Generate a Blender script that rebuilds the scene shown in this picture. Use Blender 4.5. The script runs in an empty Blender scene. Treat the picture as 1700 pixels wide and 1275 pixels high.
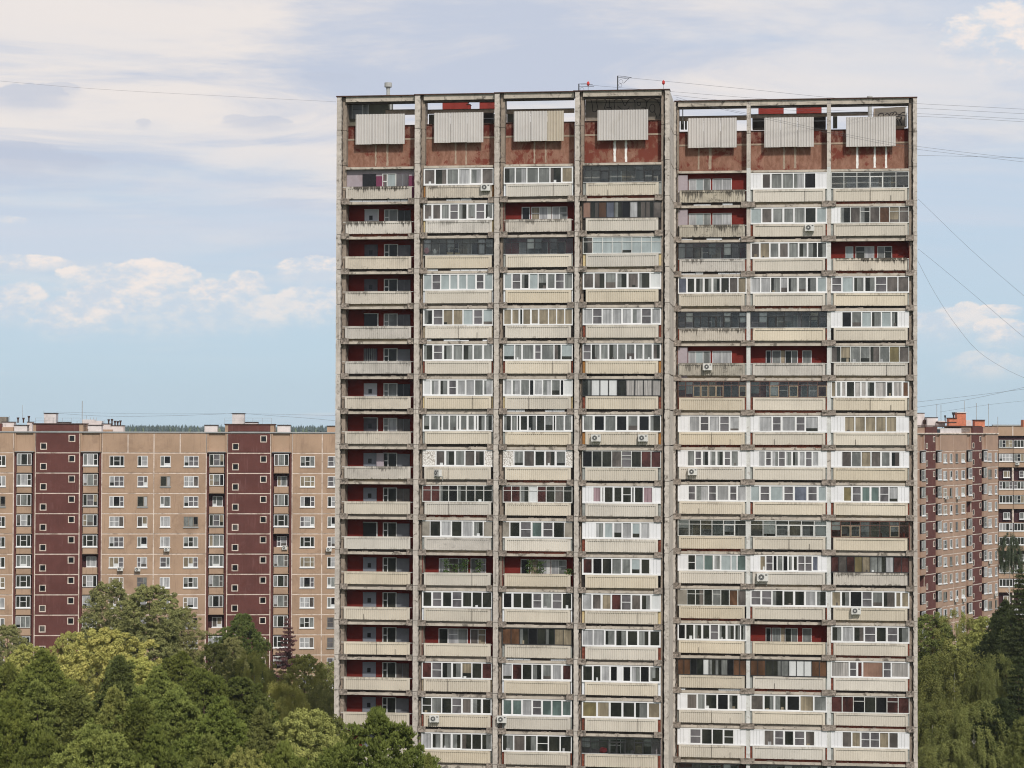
import bpy, math, random, re
import numpy as np
from mathutils import Vector, Matrix

random.seed(7)
rng = random.Random(11)
nr = np.random.RandomState(5)
scene = bpy.context.scene
COL = scene.collection

# ------------------------------------------------------------------ camera
F = 3636.0                      # focal length in photo pixels (photo is 1700 wide)
CZ = 38.0
PITCH = math.atan(77.5 / F)
ROLL = 0.0030
fw = Vector((0, math.cos(PITCH), math.sin(PITCH)))
up0 = Vector((0, -math.sin(PITCH), math.cos(PITCH)))
rt0 = Vector((1, 0, 0))
rt = rt0 * math.cos(ROLL) + up0 * math.sin(ROLL)
up = up0 * math.cos(ROLL) - rt0 * math.sin(ROLL)
CAM = Vector((0, 0, CZ))
cd = bpy.data.cameras.new('camera')
cd.lens = 77.0; cd.sensor_width = 36.0; cd.sensor_fit = 'HORIZONTAL'
cd.clip_start = 1.0; cd.clip_end = 20000.0
co = bpy.data.objects.new('camera', cd); COL.objects.link(co)
m = Matrix((rt, up, -fw)).transposed().to_4x4(); m.translation = CAM
co.matrix_world = m
scene.camera = co
scene.view_settings.view_transform = 'Standard'
scene.view_settings.look = 'None'
scene.view_settings.exposure = 0.0
scene.view_settings.gamma = 1.0
scene.view_settings.use_curve_mapping = False
scene.cycles.max_bounces = 6
scene.cycles.diffuse_bounces = 3
scene.cycles.glossy_bounces = 2
scene.cycles.transmission_bounces = 2
scene.cycles.transparent_max_bounces = 10
scene.cycles.volume_bounces = 0
scene.cycles.filter_width = 1.1


def ray(px, py):
    return (fw + rt * ((px - 850) / F) + up * ((637.5 - py) / F))


def at(px, py, dist):
    d = ray(px, py)
    return CAM + d * (dist / d.y)


def lin(r, g, b, k=1.0):
    f = lambda c: ((c / 255.0) / 12.92 if c <= 10 else (((c / 255.0) + 0.055) / 1.055) ** 2.4)
    return (f(r) * k, f(g) * k, f(b) * k, 1.0)

# ------------------------------------------------------------------ node helper
class NT:
    def __init__(s, tree):
        s.t = tree; s.n = tree.nodes; s.l = tree.links
    def new(s, typ, **kw):
        nd = s.n.new(typ)
        for k, v in kw.items(): setattr(nd, k, v)
        return nd
    def put(s, sock, v):
        if isinstance(v, bpy.types.NodeSocket): s.l.new(v, sock)
        elif v is not None:
            sock.default_value = v
    def math(s, op, a, b=None, c=None, clamp=False):
        nd = s.new('ShaderNodeMath', operation=op, use_clamp=clamp)
        s.put(nd.inputs[0], a)
        if b is not None: s.put(nd.inputs[1], b)
        if c is not None: s.put(nd.inputs[2], c)
        return nd.outputs[0]
    def vmul(s, v, xyz):
        nd = s.new('ShaderNodeVectorMath', operation='MULTIPLY')
        s.put(nd.inputs[0], v); nd.inputs[1].default_value = xyz
        return nd.outputs[0]
    def mix(s, f, a, b, blend='MIX'):
        nd = s.new('ShaderNodeMix', data_type='RGBA', blend_type=blend)
        s.put(nd.inputs[0], f); s.put(nd.inputs[6], a); s.put(nd.inputs[7], b)
        return nd.outputs[2]
    def noise(s, vec, scale, detail=4, rough=.55, dist=0.0, col=False):
        nd = s.new('ShaderNodeTexNoise')
        s.put(nd.inputs['Vector'], vec)
        nd.inputs['Scale'].default_value = scale; nd.inputs['Detail'].default_value = detail
        nd.inputs['Roughness'].default_value = rough; nd.inputs['Distortion'].default_value = dist
        return nd.outputs['Color' if col else 'Fac']
    def ramp(s, f, a, b, smooth=True):
        nd = s.new('ShaderNodeMapRange', interpolation_type='SMOOTHSTEP' if smooth else 'LINEAR')
        s.put(nd.inputs[0], f)
        nd.inputs[1].default_value = a; nd.inputs[2].default_value = b
        nd.inputs[3].default_value = 0; nd.inputs[4].default_value = 1
        return nd.outputs[0]

# ------------------------------------------------------------------ world
SUN_EL, SUN_AZ = math.radians(42), math.radians(18)      # azimuth: to the right of straight behind the camera
w = bpy.data.worlds.new('World'); scene.world = w; w.use_nodes = True
T = NT(w.node_tree)
for nd in list(T.n): T.n.remove(nd)
out = T.new('ShaderNodeOutputWorld'); bg = T.new('ShaderNodeBackground')
T.l.new(bg.outputs[0], out.inputs[0])
sky = T.new('ShaderNodeTexSky', sky_type='NISHITA')
sky.sun_disc = False; sky.sun_elevation = SUN_EL; sky.sun_rotation = math.pi - SUN_AZ
sky.air_density = 1.0; sky.dust_density = 0.6; sky.ozone_density = 2.0; sky.altitude = 100
STR = 0.1
bg.inputs['Strength'].default_value = STR
tc = T.new('ShaderNodeTexCoord'); D = tc.outputs['Generated']
sx = T.new('ShaderNodeSeparateXYZ'); T.l.new(D, sx.inputs[0]); X, Y, Z = sx.outputs
q = 1.0 / STR
zc = T.math('MAXIMUM', Z, 0.0)
# clear sky: the physical sky, softened by the bright summer haze it is seen through
clear = T.mix(T.ramp(Z, -0.02, 0.30), lin(190, 215, 232, q), lin(172, 201, 234, q))
skyc = T.mix(0.88, sky.outputs[0], clear)
# high veil of cloud, laid out on a flat layer overhead
den = T.math('ADD', zc, 0.085)
pl = T.new('ShaderNodeCombineXYZ')
T.put(pl.inputs[0], T.math('DIVIDE', X, den)); T.put(pl.inputs[1], T.math('DIVIDE', Y, den))
veil_n = T.noise(T.vmul(pl.outputs[0], (0.9, 1.0, 1)), 0.62, 7, .56, 0.35)
veil_b = T.noise(pl.outputs[0], 0.22, 3, .5)
thr = T.math('MULTIPLY_ADD', T.ramp(Z, 0.045, 0.165), 0.30, -0.15)
azb = T.math('MULTIPLY', T.ramp(T.math('DIVIDE', X, T.math('MAXIMUM', Y, 0.2)), -0.05, 0.20), -0.135)
vsum = T.math('ADD', T.math('ADD', T.math('MULTIPLY', veil_n, 0.65), T.math('MULTIPLY', veil_b, 0.35)), T.math('ADD', thr, azb))
veil = T.ramp(vsum, 0.37, 0.62)
shade = T.noise(T.vmul(pl.outputs[0], (0.8, 1.15, 1)), 1.25, 8, .62, 0.8)
veilc = T.mix(T.ramp(shade, 0.36, 0.60), lin(196, 204, 221, q), lin(240, 232, 227, q))
thin = T.noise(T.vmul(pl.outputs[0], (0.5, 0.8, 1)), 0.9, 6, .6, .6)     # a second, thinner sheet, pale lavender
skyc = T.mix(T.math('MULTIPLY', T.math('MULTIPLY_ADD', T.ramp(thin, .35, .62), .55, .28), T.ramp(Z, .02, .10)), skyc, lin(212, 217, 229, q))
c1 = T.mix(T.math('MULTIPLY', veil, 0.93), skyc, veilc)
# low cumulus banks: soft-bottomed heaps with bright lumpy tops
yy = T.math('MAXIMUM', Y, 0.2)
az = T.math('DIVIDE', X, yy); el = T.math('DIVIDE', Z, yy)
front = T.ramp(Y, 0.5, 0.8)
cv = T.new('ShaderNodeCombineXYZ'); T.put(cv.inputs[0], az); T.put(cv.inputs[1], el)
lump = T.noise(T.vmul(cv.outputs[0], (1, 1.5, 1)), 40, 9, .66, 0.15)
lump2 = T.noise(T.vmul(cv.outputs[0], (1, 1.9, 1)), 120, 5, .6)
def heap(px, py, rx, ry, amt, soft=1.0):
    a0 = (px - 850) / F; e0 = (715 - py) / F
    dx = T.math('DIVIDE', T.math('SUBTRACT', az, a0), rx / F)
    dy = T.math('DIVIDE', T.math('SUBTRACT', el, e0), ry / F)
    up_ = T.math('MAXIMUM', dy, 0.0); dn = T.math('MINIMUM', dy, 0.0)
    dn = T.math('MULTIPLY', dn, 0.62)
    r2 = T.math('ADD', T.math('MULTIPLY', dx, dx), T.math('ADD', T.math('MULTIPLY', up_, up_), T.math('MULTIPLY', dn, dn)))
    r = T.math('SQRT', r2)
    v = T.math('SUBTRACT', 1.0, r)
    v = T.math('ADD', v, T.math('MULTIPLY', T.math('SUBTRACT', lump, 0.45), 1.45))
    topm = T.ramp(v, 0.0, 0.22)
    botm = T.ramp(v, -0.25, 0.95)
    k = T.ramp(dy, -0.25, 0.25)
    mk = T.math('ADD', T.math('MULTIPLY', topm, k), T.math('MULTIPLY', botm, T.math('SUBTRACT', 1.0, k)))
    fade = T.ramp(dy, -2.4, -0.2)
    return T.math('MULTIPLY', T.math('MULTIPLY', mk, fade), amt)
heaps = [(185, 463, 70, 22, .85), (240, 455, 62, 20, .9), (290, 462, 40, 14, .75), (140, 520, 80, 24, .8), (165, 500, 48, 28, .85), (225, 490, 50, 26, .85), (110, 540, 60, 16, .6),
         (355, 490, 40, 22, .9), (408, 475, 30, 22, .95), (320, 510, 90, 22, .6), (440, 515, 80, 20, .65), (300, 535, 160, 20, .35),
         (520, 505, 55, 26, .7), (530, 446, 62, 17, .95), (20, 436, 75, 10, .85), (10, 500, 60, 24, .75), (5, 366, 30, 6, .6),
         (1565, 535, 60, 22, .65), (1605, 520, 24, 16, .7), (1662, 512, 34, 8, .8),
         (1672, 548, 50, 18, .8), (1640, 600, 60, 16, .45), (1700, 50, 120, 44, .9), (1620, 70, 60, 16, .6)]
acc = None
for h in heaps:
    v = heap(h[0], h[1], h[2] * 1.18, h[3] * 1.22, h[4])
    acc = v if acc is None else T.math('MAXIMUM', acc, v)
acc = T.math('MULTIPLY', acc, front, clamp=True)
cumc = T.mix(T.ramp(T.math('ADD', T.math('MULTIPLY', lump, .6), T.math('MULTIPLY', lump2, .4)), 0.42, 0.60), lin(210, 219, 230, q), lin(250, 238, 230, q))
c2 = T.mix(acc, c1, cumc)
# grey-blue scud in front of the veil
scud = None
for h in [(40, 160, 75, 24, .85), (95, 150, 45, 14, .6), (30, 262, 75, 26, .7), (120, 272, 60, 16, .7), (235, 205, 14, 9, .5), (420, 205, 60, 12, .6), (390, 200, 26, 12, .5), (540, 130, 50, 12, .5)]:
    v = heap(*h)
    scud = v if scud is None else T.math('MAXIMUM', scud, v)
scud = T.math('MULTIPLY', scud, front, clamp=True)
c3 = T.mix(T.math('MULTIPLY', scud, 0.8), c2, lin(192, 200, 217, q))
# (the heaps stand only in the part of the sky ahead, so they are worked out only there)
T.l.new(c1, bg.inputs['Color'])
bg2 = T.new('ShaderNodeBackground'); bg2.inputs['Strength'].default_value = STR; T.l.new(c3, bg2.inputs['Color'])
gate = T.math('MULTIPLY', T.math('GREATER_THAN', Y, 0.88), T.math('MULTIPLY', T.math('LESS_THAN', Z, 0.30), T.math('GREATER_THAN', Z, -0.005)))
mxs = T.new('ShaderNodeMixShader'); T.put(mxs.inputs[0], gate); T.l.new(bg.outputs[0], mxs.inputs[1]); T.l.new(bg2.outputs[0], mxs.inputs[2]); T.l.new(mxs.outputs[0], out.inputs[0])

# ------------------------------------------------------------------ sun
sd = bpy.data.lights.new('sun', 'SUN'); sd.energy = 3.1; sd.angle = math.radians(3); sd.color = (1.0, 0.955, 0.90)
so = bpy.data.objects.new('sun', sd); COL.objects.link(so)
to_sun = Vector((math.sin(SUN_AZ) * math.cos(SUN_EL), -math.cos(SUN_AZ) * math.cos(SUN_EL), math.sin(SUN_EL)))
so.rotation_euler = to_sun.to_track_quat('Z', 'Y').to_euler()
so.location = (20, -40, 120)

# ------------------------------------------------------------------ materials
MATS = {}
def base_mat(name):
    mt = bpy.data.materials.new(name); mt.use_nodes = True
    t = NT(mt.node_tree)
    b = t.n['Principled BSDF']
    return mt, t, b

def surf(name, c, var=.18, scale=1.3, dirt=None, damt=.5, dscale=.5, dlo=.5, dhi=.7, streak=0.0, rough=.9, bump=.0, bscale=20, fine=.12, spec=.2, drip=0.0, dlen=.45):
    """c: linear rgb base colour; blotches, fine grain, streaks of grime placed by world position"""
    mt, t, b = base_mat(name)
    pos = t.new('ShaderNodeNewGeometry').outputs['Position']
    n1 = t.noise(pos, scale, 4, .6)
    n2 = t.noise(pos, 9.0, 3, .7)
    c4 = (*c[:3], 1.0)
    lo = tuple(x * (1 - var) for x in c[:3]) + (1,)
    hi = tuple(min(1, x * (1 + var)) for x in c[:3]) + (1,)
    col = t.mix(t.ramp(n1, .3, .7), lo, hi)
    f2 = t.math('MULTIPLY_ADD', n2, fine * 2, 1 - fine)
    col = t.mix(1.0, col, t.new('ShaderNodeCombineColor').outputs[0], 'MULTIPLY') if False else col
    hs = t.new('ShaderNodeHueSaturation'); t.put(hs.inputs['Color'], col); t.put(hs.inputs['Value'], f2)
    col = hs.outputs[0]
    if dirt is not None:
        nd = t.noise(pos, dscale, 6, .68, .4)
        col = t.mix(t.math('MULTIPLY', t.ramp(nd, dlo, dhi), damt), col, (*dirt[:3], 1))
        if streak > 0:
            ns = t.noise(t.vmul(pos, (5.5, 5.5, .35)), 1.0, 4, .6)
            ng = t.noise(pos, .45, 2, .5)
            sm = t.math('MULTIPLY', t.ramp(ns, .50, .72), t.ramp(ng, .38, .62))
            col = t.mix(t.math('MULTIPLY', sm, streak), col, (*dirt[:3], 1))
    if drip > 0:
        orr = t.new('ShaderNodeObjectInfo').outputs['Random']
        h3 = t.new('ShaderNodeHueSaturation'); t.put(h3.inputs['Color'], col); t.put(h3.inputs['Value'], t.math('MULTIPLY_ADD', orr, .16, .90)); t.put(h3.inputs['Saturation'], t.math('MULTIPLY_ADD', t.math('FRACT', t.math('MULTIPLY', orr, 7.31)), .6, .65)); col = h3.outputs[0]
        damt2 = t.math('MULTIPLY_ADD', t.math('FRACT', t.math('MULTIPLY', orr, 13.7)), .8, .35)
    if drip > 0:      # stains that ran down from the rail of each parapet
        oz = t.new('ShaderNodeSeparateXYZ'); t.l.new(t.new('ShaderNodeTexCoord').outputs['Object'], oz.inputs[0])
        na = t.noise(t.vmul(pos, (7, 7, .3)), 1.0, 3, .65); nb = t.noise(t.vmul(pos, (.55, .55, .55)), 1.0, 2, .5)
        reach = t.math('MULTIPLY', t.math('MULTIPLY', t.ramp(na, .35, .75, False), t.ramp(nb, .36, .62)), dlen * 1.8)
        k = t.ramp(t.math('SUBTRACT', t.math('ADD', oz.outputs[2], reach), 1.0), -.06, .16)
        k = t.math('MULTIPLY', k, t.math('MULTIPLY_ADD', t.noise(pos, 14, 3, .7), .9, .45), clamp=True)
        low = t.math('MULTIPLY', t.ramp(t.math('SUBTRACT', t.math('MULTIPLY', t.ramp(t.noise(t.vmul(pos, (3, 3, .5)), 1.0, 4, .7), .45, .8), .22), oz.outputs[2]), -.02, .06), .8)
        k = t.math('MAXIMUM', k, low)
        col = t.mix(t.math('MULTIPLY', t.math('MULTIPLY', k, drip), damt2, clamp=True), col, (dirt[0], dirt[1], dirt[2], 1))
    t.put(b.inputs['Base Color'], col)
    b.inputs['Roughness'].default_value = rough
    b.inputs['Specular IOR Level'].default_value = spec
    if bump > 0:
        bn = t.new('ShaderNodeBump'); bn.inputs['Strength'].default_value = bump; bn.inputs['Distance'].default_value = .02
        t.put(bn.inputs['Height'], t.noise(pos, bscale, 3, .6)); t.put(b.inputs['Normal'], bn.outputs[0])
    MATS[name] = mt
    return mt

surf('concrete_light', (.50, .45, .395), .16, .9, (.12, .10, .08), .8, 2.6, .55, .68, .5, bump=.6, bscale=8, fine=.2)
surf('concrete_pier', (.285, .232, .185), .2, .8, (.09, .075, .06), .7, 1.6, .52, .68, .5, bump=.5, bscale=8, fine=.15)
surf('concrete_side', (.55, .50, .445), .10, .6, (.22, .19, .16), .6, .8, .54, .72, .35, bump=.3, bscale=6)
surf('concrete_rough', (.29, .245, .205), .4, 3.2, (.04, .035, .03), .85, 3.2, .52, .64, .4, bump=1, bscale=16, fine=.3)
surf('beam_concrete', (.47, .415, .345), .15, 1.2, (.10, .085, .07), .85, 1.4, .54, .66, .3)
surf('beam_dark', (.055, .045, .038), .3, 2.0)  # also paints in shade under parapets and roof beams
surf('cream', (.60, .54, .445), .07, .35, (.17, .135, .10), .35, 1.8, .66, .80, .18, rough=.8, fine=.08, drip=.55, dlen=.22)
surf('cream_old', (.55, .50, .43), .10, .6, (.07, .06, .047), .5, 2.2, .60, .74, .35, rough=.85, drip=.95, dlen=.42)
surf('cream_filthy', (.44, .40, .33), .15, .8, (.05, .045, .038), .7, 1.9, .52, .68, .6, drip=.95, dlen=.65)
surf('white_pvc', (.76, .755, .745), .05, .5, (.42, .39, .35), .35, .9, .58, .8, .15, rough=.4, fine=.04, spec=.35)
surf('white_panel', (.74, .735, .74), .06, .4, (.44, .41, .38), .35, .8, .55, .8, .22, rough=.5, fine=.04)
surf('white_metal', (.60, .60, .57), .10, 1.0, (.25, .20, .16), .5, 2, .5, .7, .1, rough=.6)
surf('dark_metal', (.035, .035, .035), .2, 1.0, rough=.6)
surf('brown_metal', (.13, .07, .055), .2, 1.0, rough=.7)
surf('red_wall', (.155, .020, .014), .14, .8, (.10, .02, .018), .5, .6, .5, .7, .2, rough=.9, fine=.1)
surf('mauve_wall', (.36, .31, .33), .10, .6, (.25, .18, .18), .5, .7, .5, .7, .2)
surf('purple_panel', (.17, .045, .085), .1, .6)
surf('red_box', (.24, .036, .027), .14, 1.2, (.10, .025, .02), .6, .9, .5, .7, .3)
surf('brick_red', (.215, .065, .04), .35, 6.0, (.08, .03, .02), .6, 3.0, .5, .6, .0, fine=.3)
surf('foam_yellow', (.55, .44, .25), .15, 2.0, (.4, .25, .08), .5, 2, .5, .7)
surf('ochre', (.34, .16, .05), .2, 2.0, (.15, .07, .03), .5, 2, .5, .7)
surf('slot_grey', (.28, .29, .27), .2, 2.0)
surf('slot_dark', (.03, .025, .022), .3, 2.0)
surf('slot_white', (.72, .74, .76), .05, 2.0)
surf('slot_tan', (.33, .27, .19), .2, 2.0, (.1, .08, .05), .5, 2, .5, .7)
surf('raw_concrete', (.27, .245, .205), .15, 1.0, (.12, .10, .08), .6, .9, .5, .7, .4)
surf('soffit', (.33, .31, .28), .1, 1.0)
surf('door_grey', (.19, .20, .225), .06, 1.0, rough=.5)
surf('door_dark', (.075, .07, .08), .2, 1.5, rough=.5)
surf('door_white', (.40, .40, .42), .06, 1.0, rough=.5)
surf('grey_pane', (.17, .175, .185), .12, 1.0, rough=.4)
surf('corrugated', (.57, .54, .51), .05, .3, (.45, .41, .35), .4, .7, .55, .75, .3, rough=.6, fine=.04)
surf('corrugated_beige', (.50, .44, .35), .05, .3, (.35, .3, .25), .4, .7, .55, .75, .3, rough=.6, fine=.04)
surf('machine_wall', (.235, .205, .17), .12, .7, (.11, .10, .08), .5, .6, .5, .7, .35)
surf('green_wall', (.13, .125, .095), .2, .7, (.06, .06, .05), .5, .6, .5, .7, .4)
surf('spray_black', (.03, .025, .025), .2, 3)
surf('pipe_grey', (.42, .42, .40), .1, 1, (.2, .2, .18), .5, 1, .5, .7)
surf('rust_cap', (.075, .04, .03), .3, 3)
surf('red_lamp', (.55, .05, .04), .1, 3, rough=.3)
surf('cable_black', (.10, .10, .11), .1, 1)
surf('ac_white', (.62, .61, .57), .05, 2, (.4, .37, .3), .4, 2, .5, .7, rough=.5)
surf('ac_grille', (.09, .09, .09), .2, 5)
surf('mortar', (.66, .56, .48), .15, 1.5, (.30, .22, .165), .8, .6, .50, .66)
surf('patch_white', (.78, .76, .72), .08, 3)
surf('patch_beige', (.36, .28, .21), .15, 3)
surf('beige_panel', (.395, .27, .185), .09, .25, (.25, .165, .115), .6, .35, .50, .72, .55, fine=.08)
surf('beige_panel_offsun', (.385, .255, .185), .08, .35, (.30, .20, .155), .5, .45, .52, .75, .35, fine=.07)  # beige panel retoned because this block faces partly away from the sun
surf('maroon_panel', (.118, .045, .038), .12, .4, (.20, .10, .09), .5, .5, .56, .8, .55, fine=.12)
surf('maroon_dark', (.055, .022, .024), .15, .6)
surf('roof_edge', (.34, .345, .34), .1, .5)
surf('roof_dark', (.045, .035, .032), .2, .8)
surf('chimney_white', (.64, .59, .57), .08, .8, (.4, .34, .3), .5, .9, .5, .7, .3)
surf('orange_brick', (.56, .20, .115), .14, 2.5, (.35, .12, .07), .5, 1.5, .5, .7)
surf('bark', (.12, .085, .06), .3, 3, bump=.6)
surf('bark_birch', (.50, .47, .42), .2, 3, (.06, .05, .045), .9, 2.5, .55, .62)
surf('grass', (.055, .08, .028), .3, .05, (.09, .085, .04), .6, .02, .45, .65)
surf('cloth_pink', (.55, .25, .28), .2, 6)
surf('cloth_white', (.72, .71, .68), .1, 4)
surf('cloth_red', (.42, .03, .05), .2, 6)
surf('cloth_dark', (.03, .03, .035), .2, 6)
surf('cardboard', (.40, .27, .16), .1, 4)

# patchy paint of the attic walls (real peeling paint: salmon ground, dark red coat left in places)
def attic_mat(name, lo, hi, red, amt_lo, amt_hi):
    mt, t, b = base_mat(name)
    pos = t.new('ShaderNodeNewGeometry').outputs['Position']
    big = t.noise(pos, .5, 5, .62, .6); fine = t.noise(t.vmul(pos, (2.2, 2.2, .9)), 1.3, 7, .72, .5)
    c = t.mix(t.ramp(fine, .35, .65), (*lo, 1), (*hi, 1))
    k = t.math('ADD', t.math('MULTIPLY', big, .62), t.math('MULTIPLY', fine, .38))
    c = t.mix(t.ramp(k, amt_lo, amt_hi), c, (*red, 1))
    t.put(b.inputs['Base Color'], c); b.inputs['Roughness'].default_value = .95; b.inputs['Specular IOR Level'].default_value = .15
    MATS[name] = mt
attic_mat('paint_salmon', (.20, .095, .062), (.31, .17, .12), (.165, .045, .03), .51, .57)
attic_mat('paint_red_upper', (.24, .13, .095), (.13, .045, .032), (.105, .022, .015), .46, .53)

# textured stone cladding
mt, t, b = base_mat('stone_clad')
pos = t.new('ShaderNodeNewGeometry').outputs['Position']
vo = t.new('ShaderNodeTexVoronoi'); vo.feature = 'DISTANCE_TO_EDGE'; t.put(vo.inputs['Vector'], pos); vo.inputs['Scale'].default_value = 6
t.put(b.inputs['Base Color'], t.mix(t.ramp(vo.outputs['Distance'], .02, .12), (.30, .26, .22, 1), (.75, .72, .67, 1)))
MATS['stone_clad'] = mt

# panes: a curtain, blind or dark room seen behind glass; glossy coat of glass on top
def pane_mat(name, c, fold=.0, blotch=.25, c2=None, fscale=7.0, refl=.10):
    mt, t, b = base_mat(name)
    pos = t.new('ShaderNodeNewGeometry').outputs['Position']
    n = t.noise(t.vmul(pos, (1, 1, .55)), .9, 5, .6, .4)
    c2 = c2 or tuple(x * (1 - blotch * 2) for x in c)
    col = t.mix(t.ramp(n, .34, .66), (*c2, 1), (*c, 1))
    if fold > 0:
        nf = t.noise(t.vmul(pos, (fscale, fscale, .22)), 1.0, 3, .6)
        col = t.mix(t.math('MULTIPLY', t.ramp(nf, .42, .62), fold), col, tuple(x * .45 for x in c) + (1,))  # dark stripes put fold shade into the curtain colour; pane_s has striped cloth
    t.put(b.inputs['Base Color'], col)
    b.inputs['Roughness'].default_value = .45
    b.inputs['Specular IOR Level'].default_value = .2
    b.inputs['Coat Weight'].default_value = .34
    b.inputs['Coat Roughness'].default_value = refl
    MATS[name] = mt
pane_mat('pane_g', (.25, .26, .245), .7, .28)
pane_mat('pane_l', (.46, .46, .46), .65, .2)
pane_mat('pane_c', (.37, .42, .42), .15, .12)
pane_mat('pane_d', (.034, .035, .026), .4, .35, (.007, .009, .007))  # greenish tint paints reflections into the dark glass
pane_mat('pane_b', (.008, .008, .009), 0, .3)
pane_mat('pane_v', (.15, .13, .115), .4, .3)
pane_mat('pane_t', (.33, .275, .19), .6, .25)
pane_mat('pane_m', (.15, .14, .145), .0, .25)
pane_mat('pane_r', (.10, .035, .03), .2, .4)
pane_mat('pane_y', (.25, .205, .10), .3, .25)
pane_mat('pane_p', (.36, .25, .27), .8, .15)
pane_mat('pane_e', (.13, .18, .165), .3, .25)
pane_mat('pane_B', (.15, .165, .21), .4, .25)
pane_mat('pane_n', (.15, .075, .04), .2, .3)
pane_mat('pane_s', (.50, .47, .44), 1.0, .2, fscale=12)
pane_mat('pane_w', (.66, .67, .66), .1, .06)
pane_mat('pane_o', (.28, .165, .12), .2, .2)

# clear glass of the old balcony glazing
mt = bpy.data.materials.new('clear_glass'); mt.use_nodes = True
t = NT(mt.node_tree)
for nd in list(t.n): t.n.remove(nd)
mo = t.new('ShaderNodeOutputMaterial'); tr = t.new('ShaderNodeBsdfTransparent'); gl = t.new('ShaderNodeBsdfGlossy'); mx = t.new('ShaderNodeMixShader')
tr.inputs[0].default_value = (.90, .93, .91, 1); gl.inputs['Roughness'].default_value = .04
pos = t.new('ShaderNodeNewGeometry').outputs['Position']
fr = t.new('ShaderNodeFresnel'); fr.inputs[0].default_value = 1.45
df = t.new('ShaderNodeBsdfDiffuse'); df.inputs[0].default_value = (.42, .44, .42, 1)
mx2 = t.new('ShaderNodeMixShader')
t.put(mx2.inputs[0], t.math('MULTIPLY', t.ramp(t.noise(pos, .8, 3), .3, .7), .05))
t.l.new(tr.outputs[0], mx2.inputs[1]); t.l.new(df.outputs[0], mx2.inputs[2])
t.put(mx.inputs[0], t.math('MULTIPLY_ADD', fr.outputs[0], .9, .02))
t.l.new(mx2.outputs[0], mx.inputs[1]); t.l.new(gl.outputs[0], mx.inputs[2]); t.l.new(mx.outputs[0], mo.inputs[0])
MATS['clear_glass'] = mt

# leaves: colour comes from each tree's own object colour
def leaf_mat(name, spread=.35, trans=.35):
    mt = bpy.data.materials.new(name); mt.use_nodes = True
    t = NT(mt.node_tree)
    for nd in list(t.n): t.n.remove(nd)
    mo = t.new('ShaderNodeOutputMaterial')
    oi = t.new('ShaderNodeObjectInfo')
    pos = t.new('ShaderNodeNewGeometry').outputs['Position']
    n1 = t.noise(pos, 1.1, 4, .6); n2 = t.noise(pos, 6.0, 2, .6)
    hs = t.new('ShaderNodeHueSaturation'); t.put(hs.inputs['Color'], oi.outputs['Color'])
    t.put(hs.inputs['Value'], t.math('ADD', t.math('MULTIPLY_ADD', n1, spread * 2.4, .72 - spread), t.math('MULTIPLY', n2, .5)))
    t.put(hs.inputs['Hue'], t.math('MULTIPLY_ADD', n1, -.05, .525))
    d = t.new('ShaderNodeBsdfDiffuse'); tl = t.new('ShaderNodeBsdfTranslucent'); mx = t.new('ShaderNodeMixShader')
    t.l.new(hs.outputs[0], d.inputs[0]); t.l.new(hs.outputs[0], tl.inputs[0])
    mx.inputs[0].default_value = trans
    t.l.new(d.outputs[0], mx.inputs[1]); t.l.new(tl.outputs[0], mx.inputs[2])
    t.l.new(mx.outputs[0], mo.inputs[0])
    MATS[name] = mt
leaf_mat('leaf', .48, .15)
leaf_mat('needle', .55, .06)
def M(n): return MATS[n]

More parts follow.
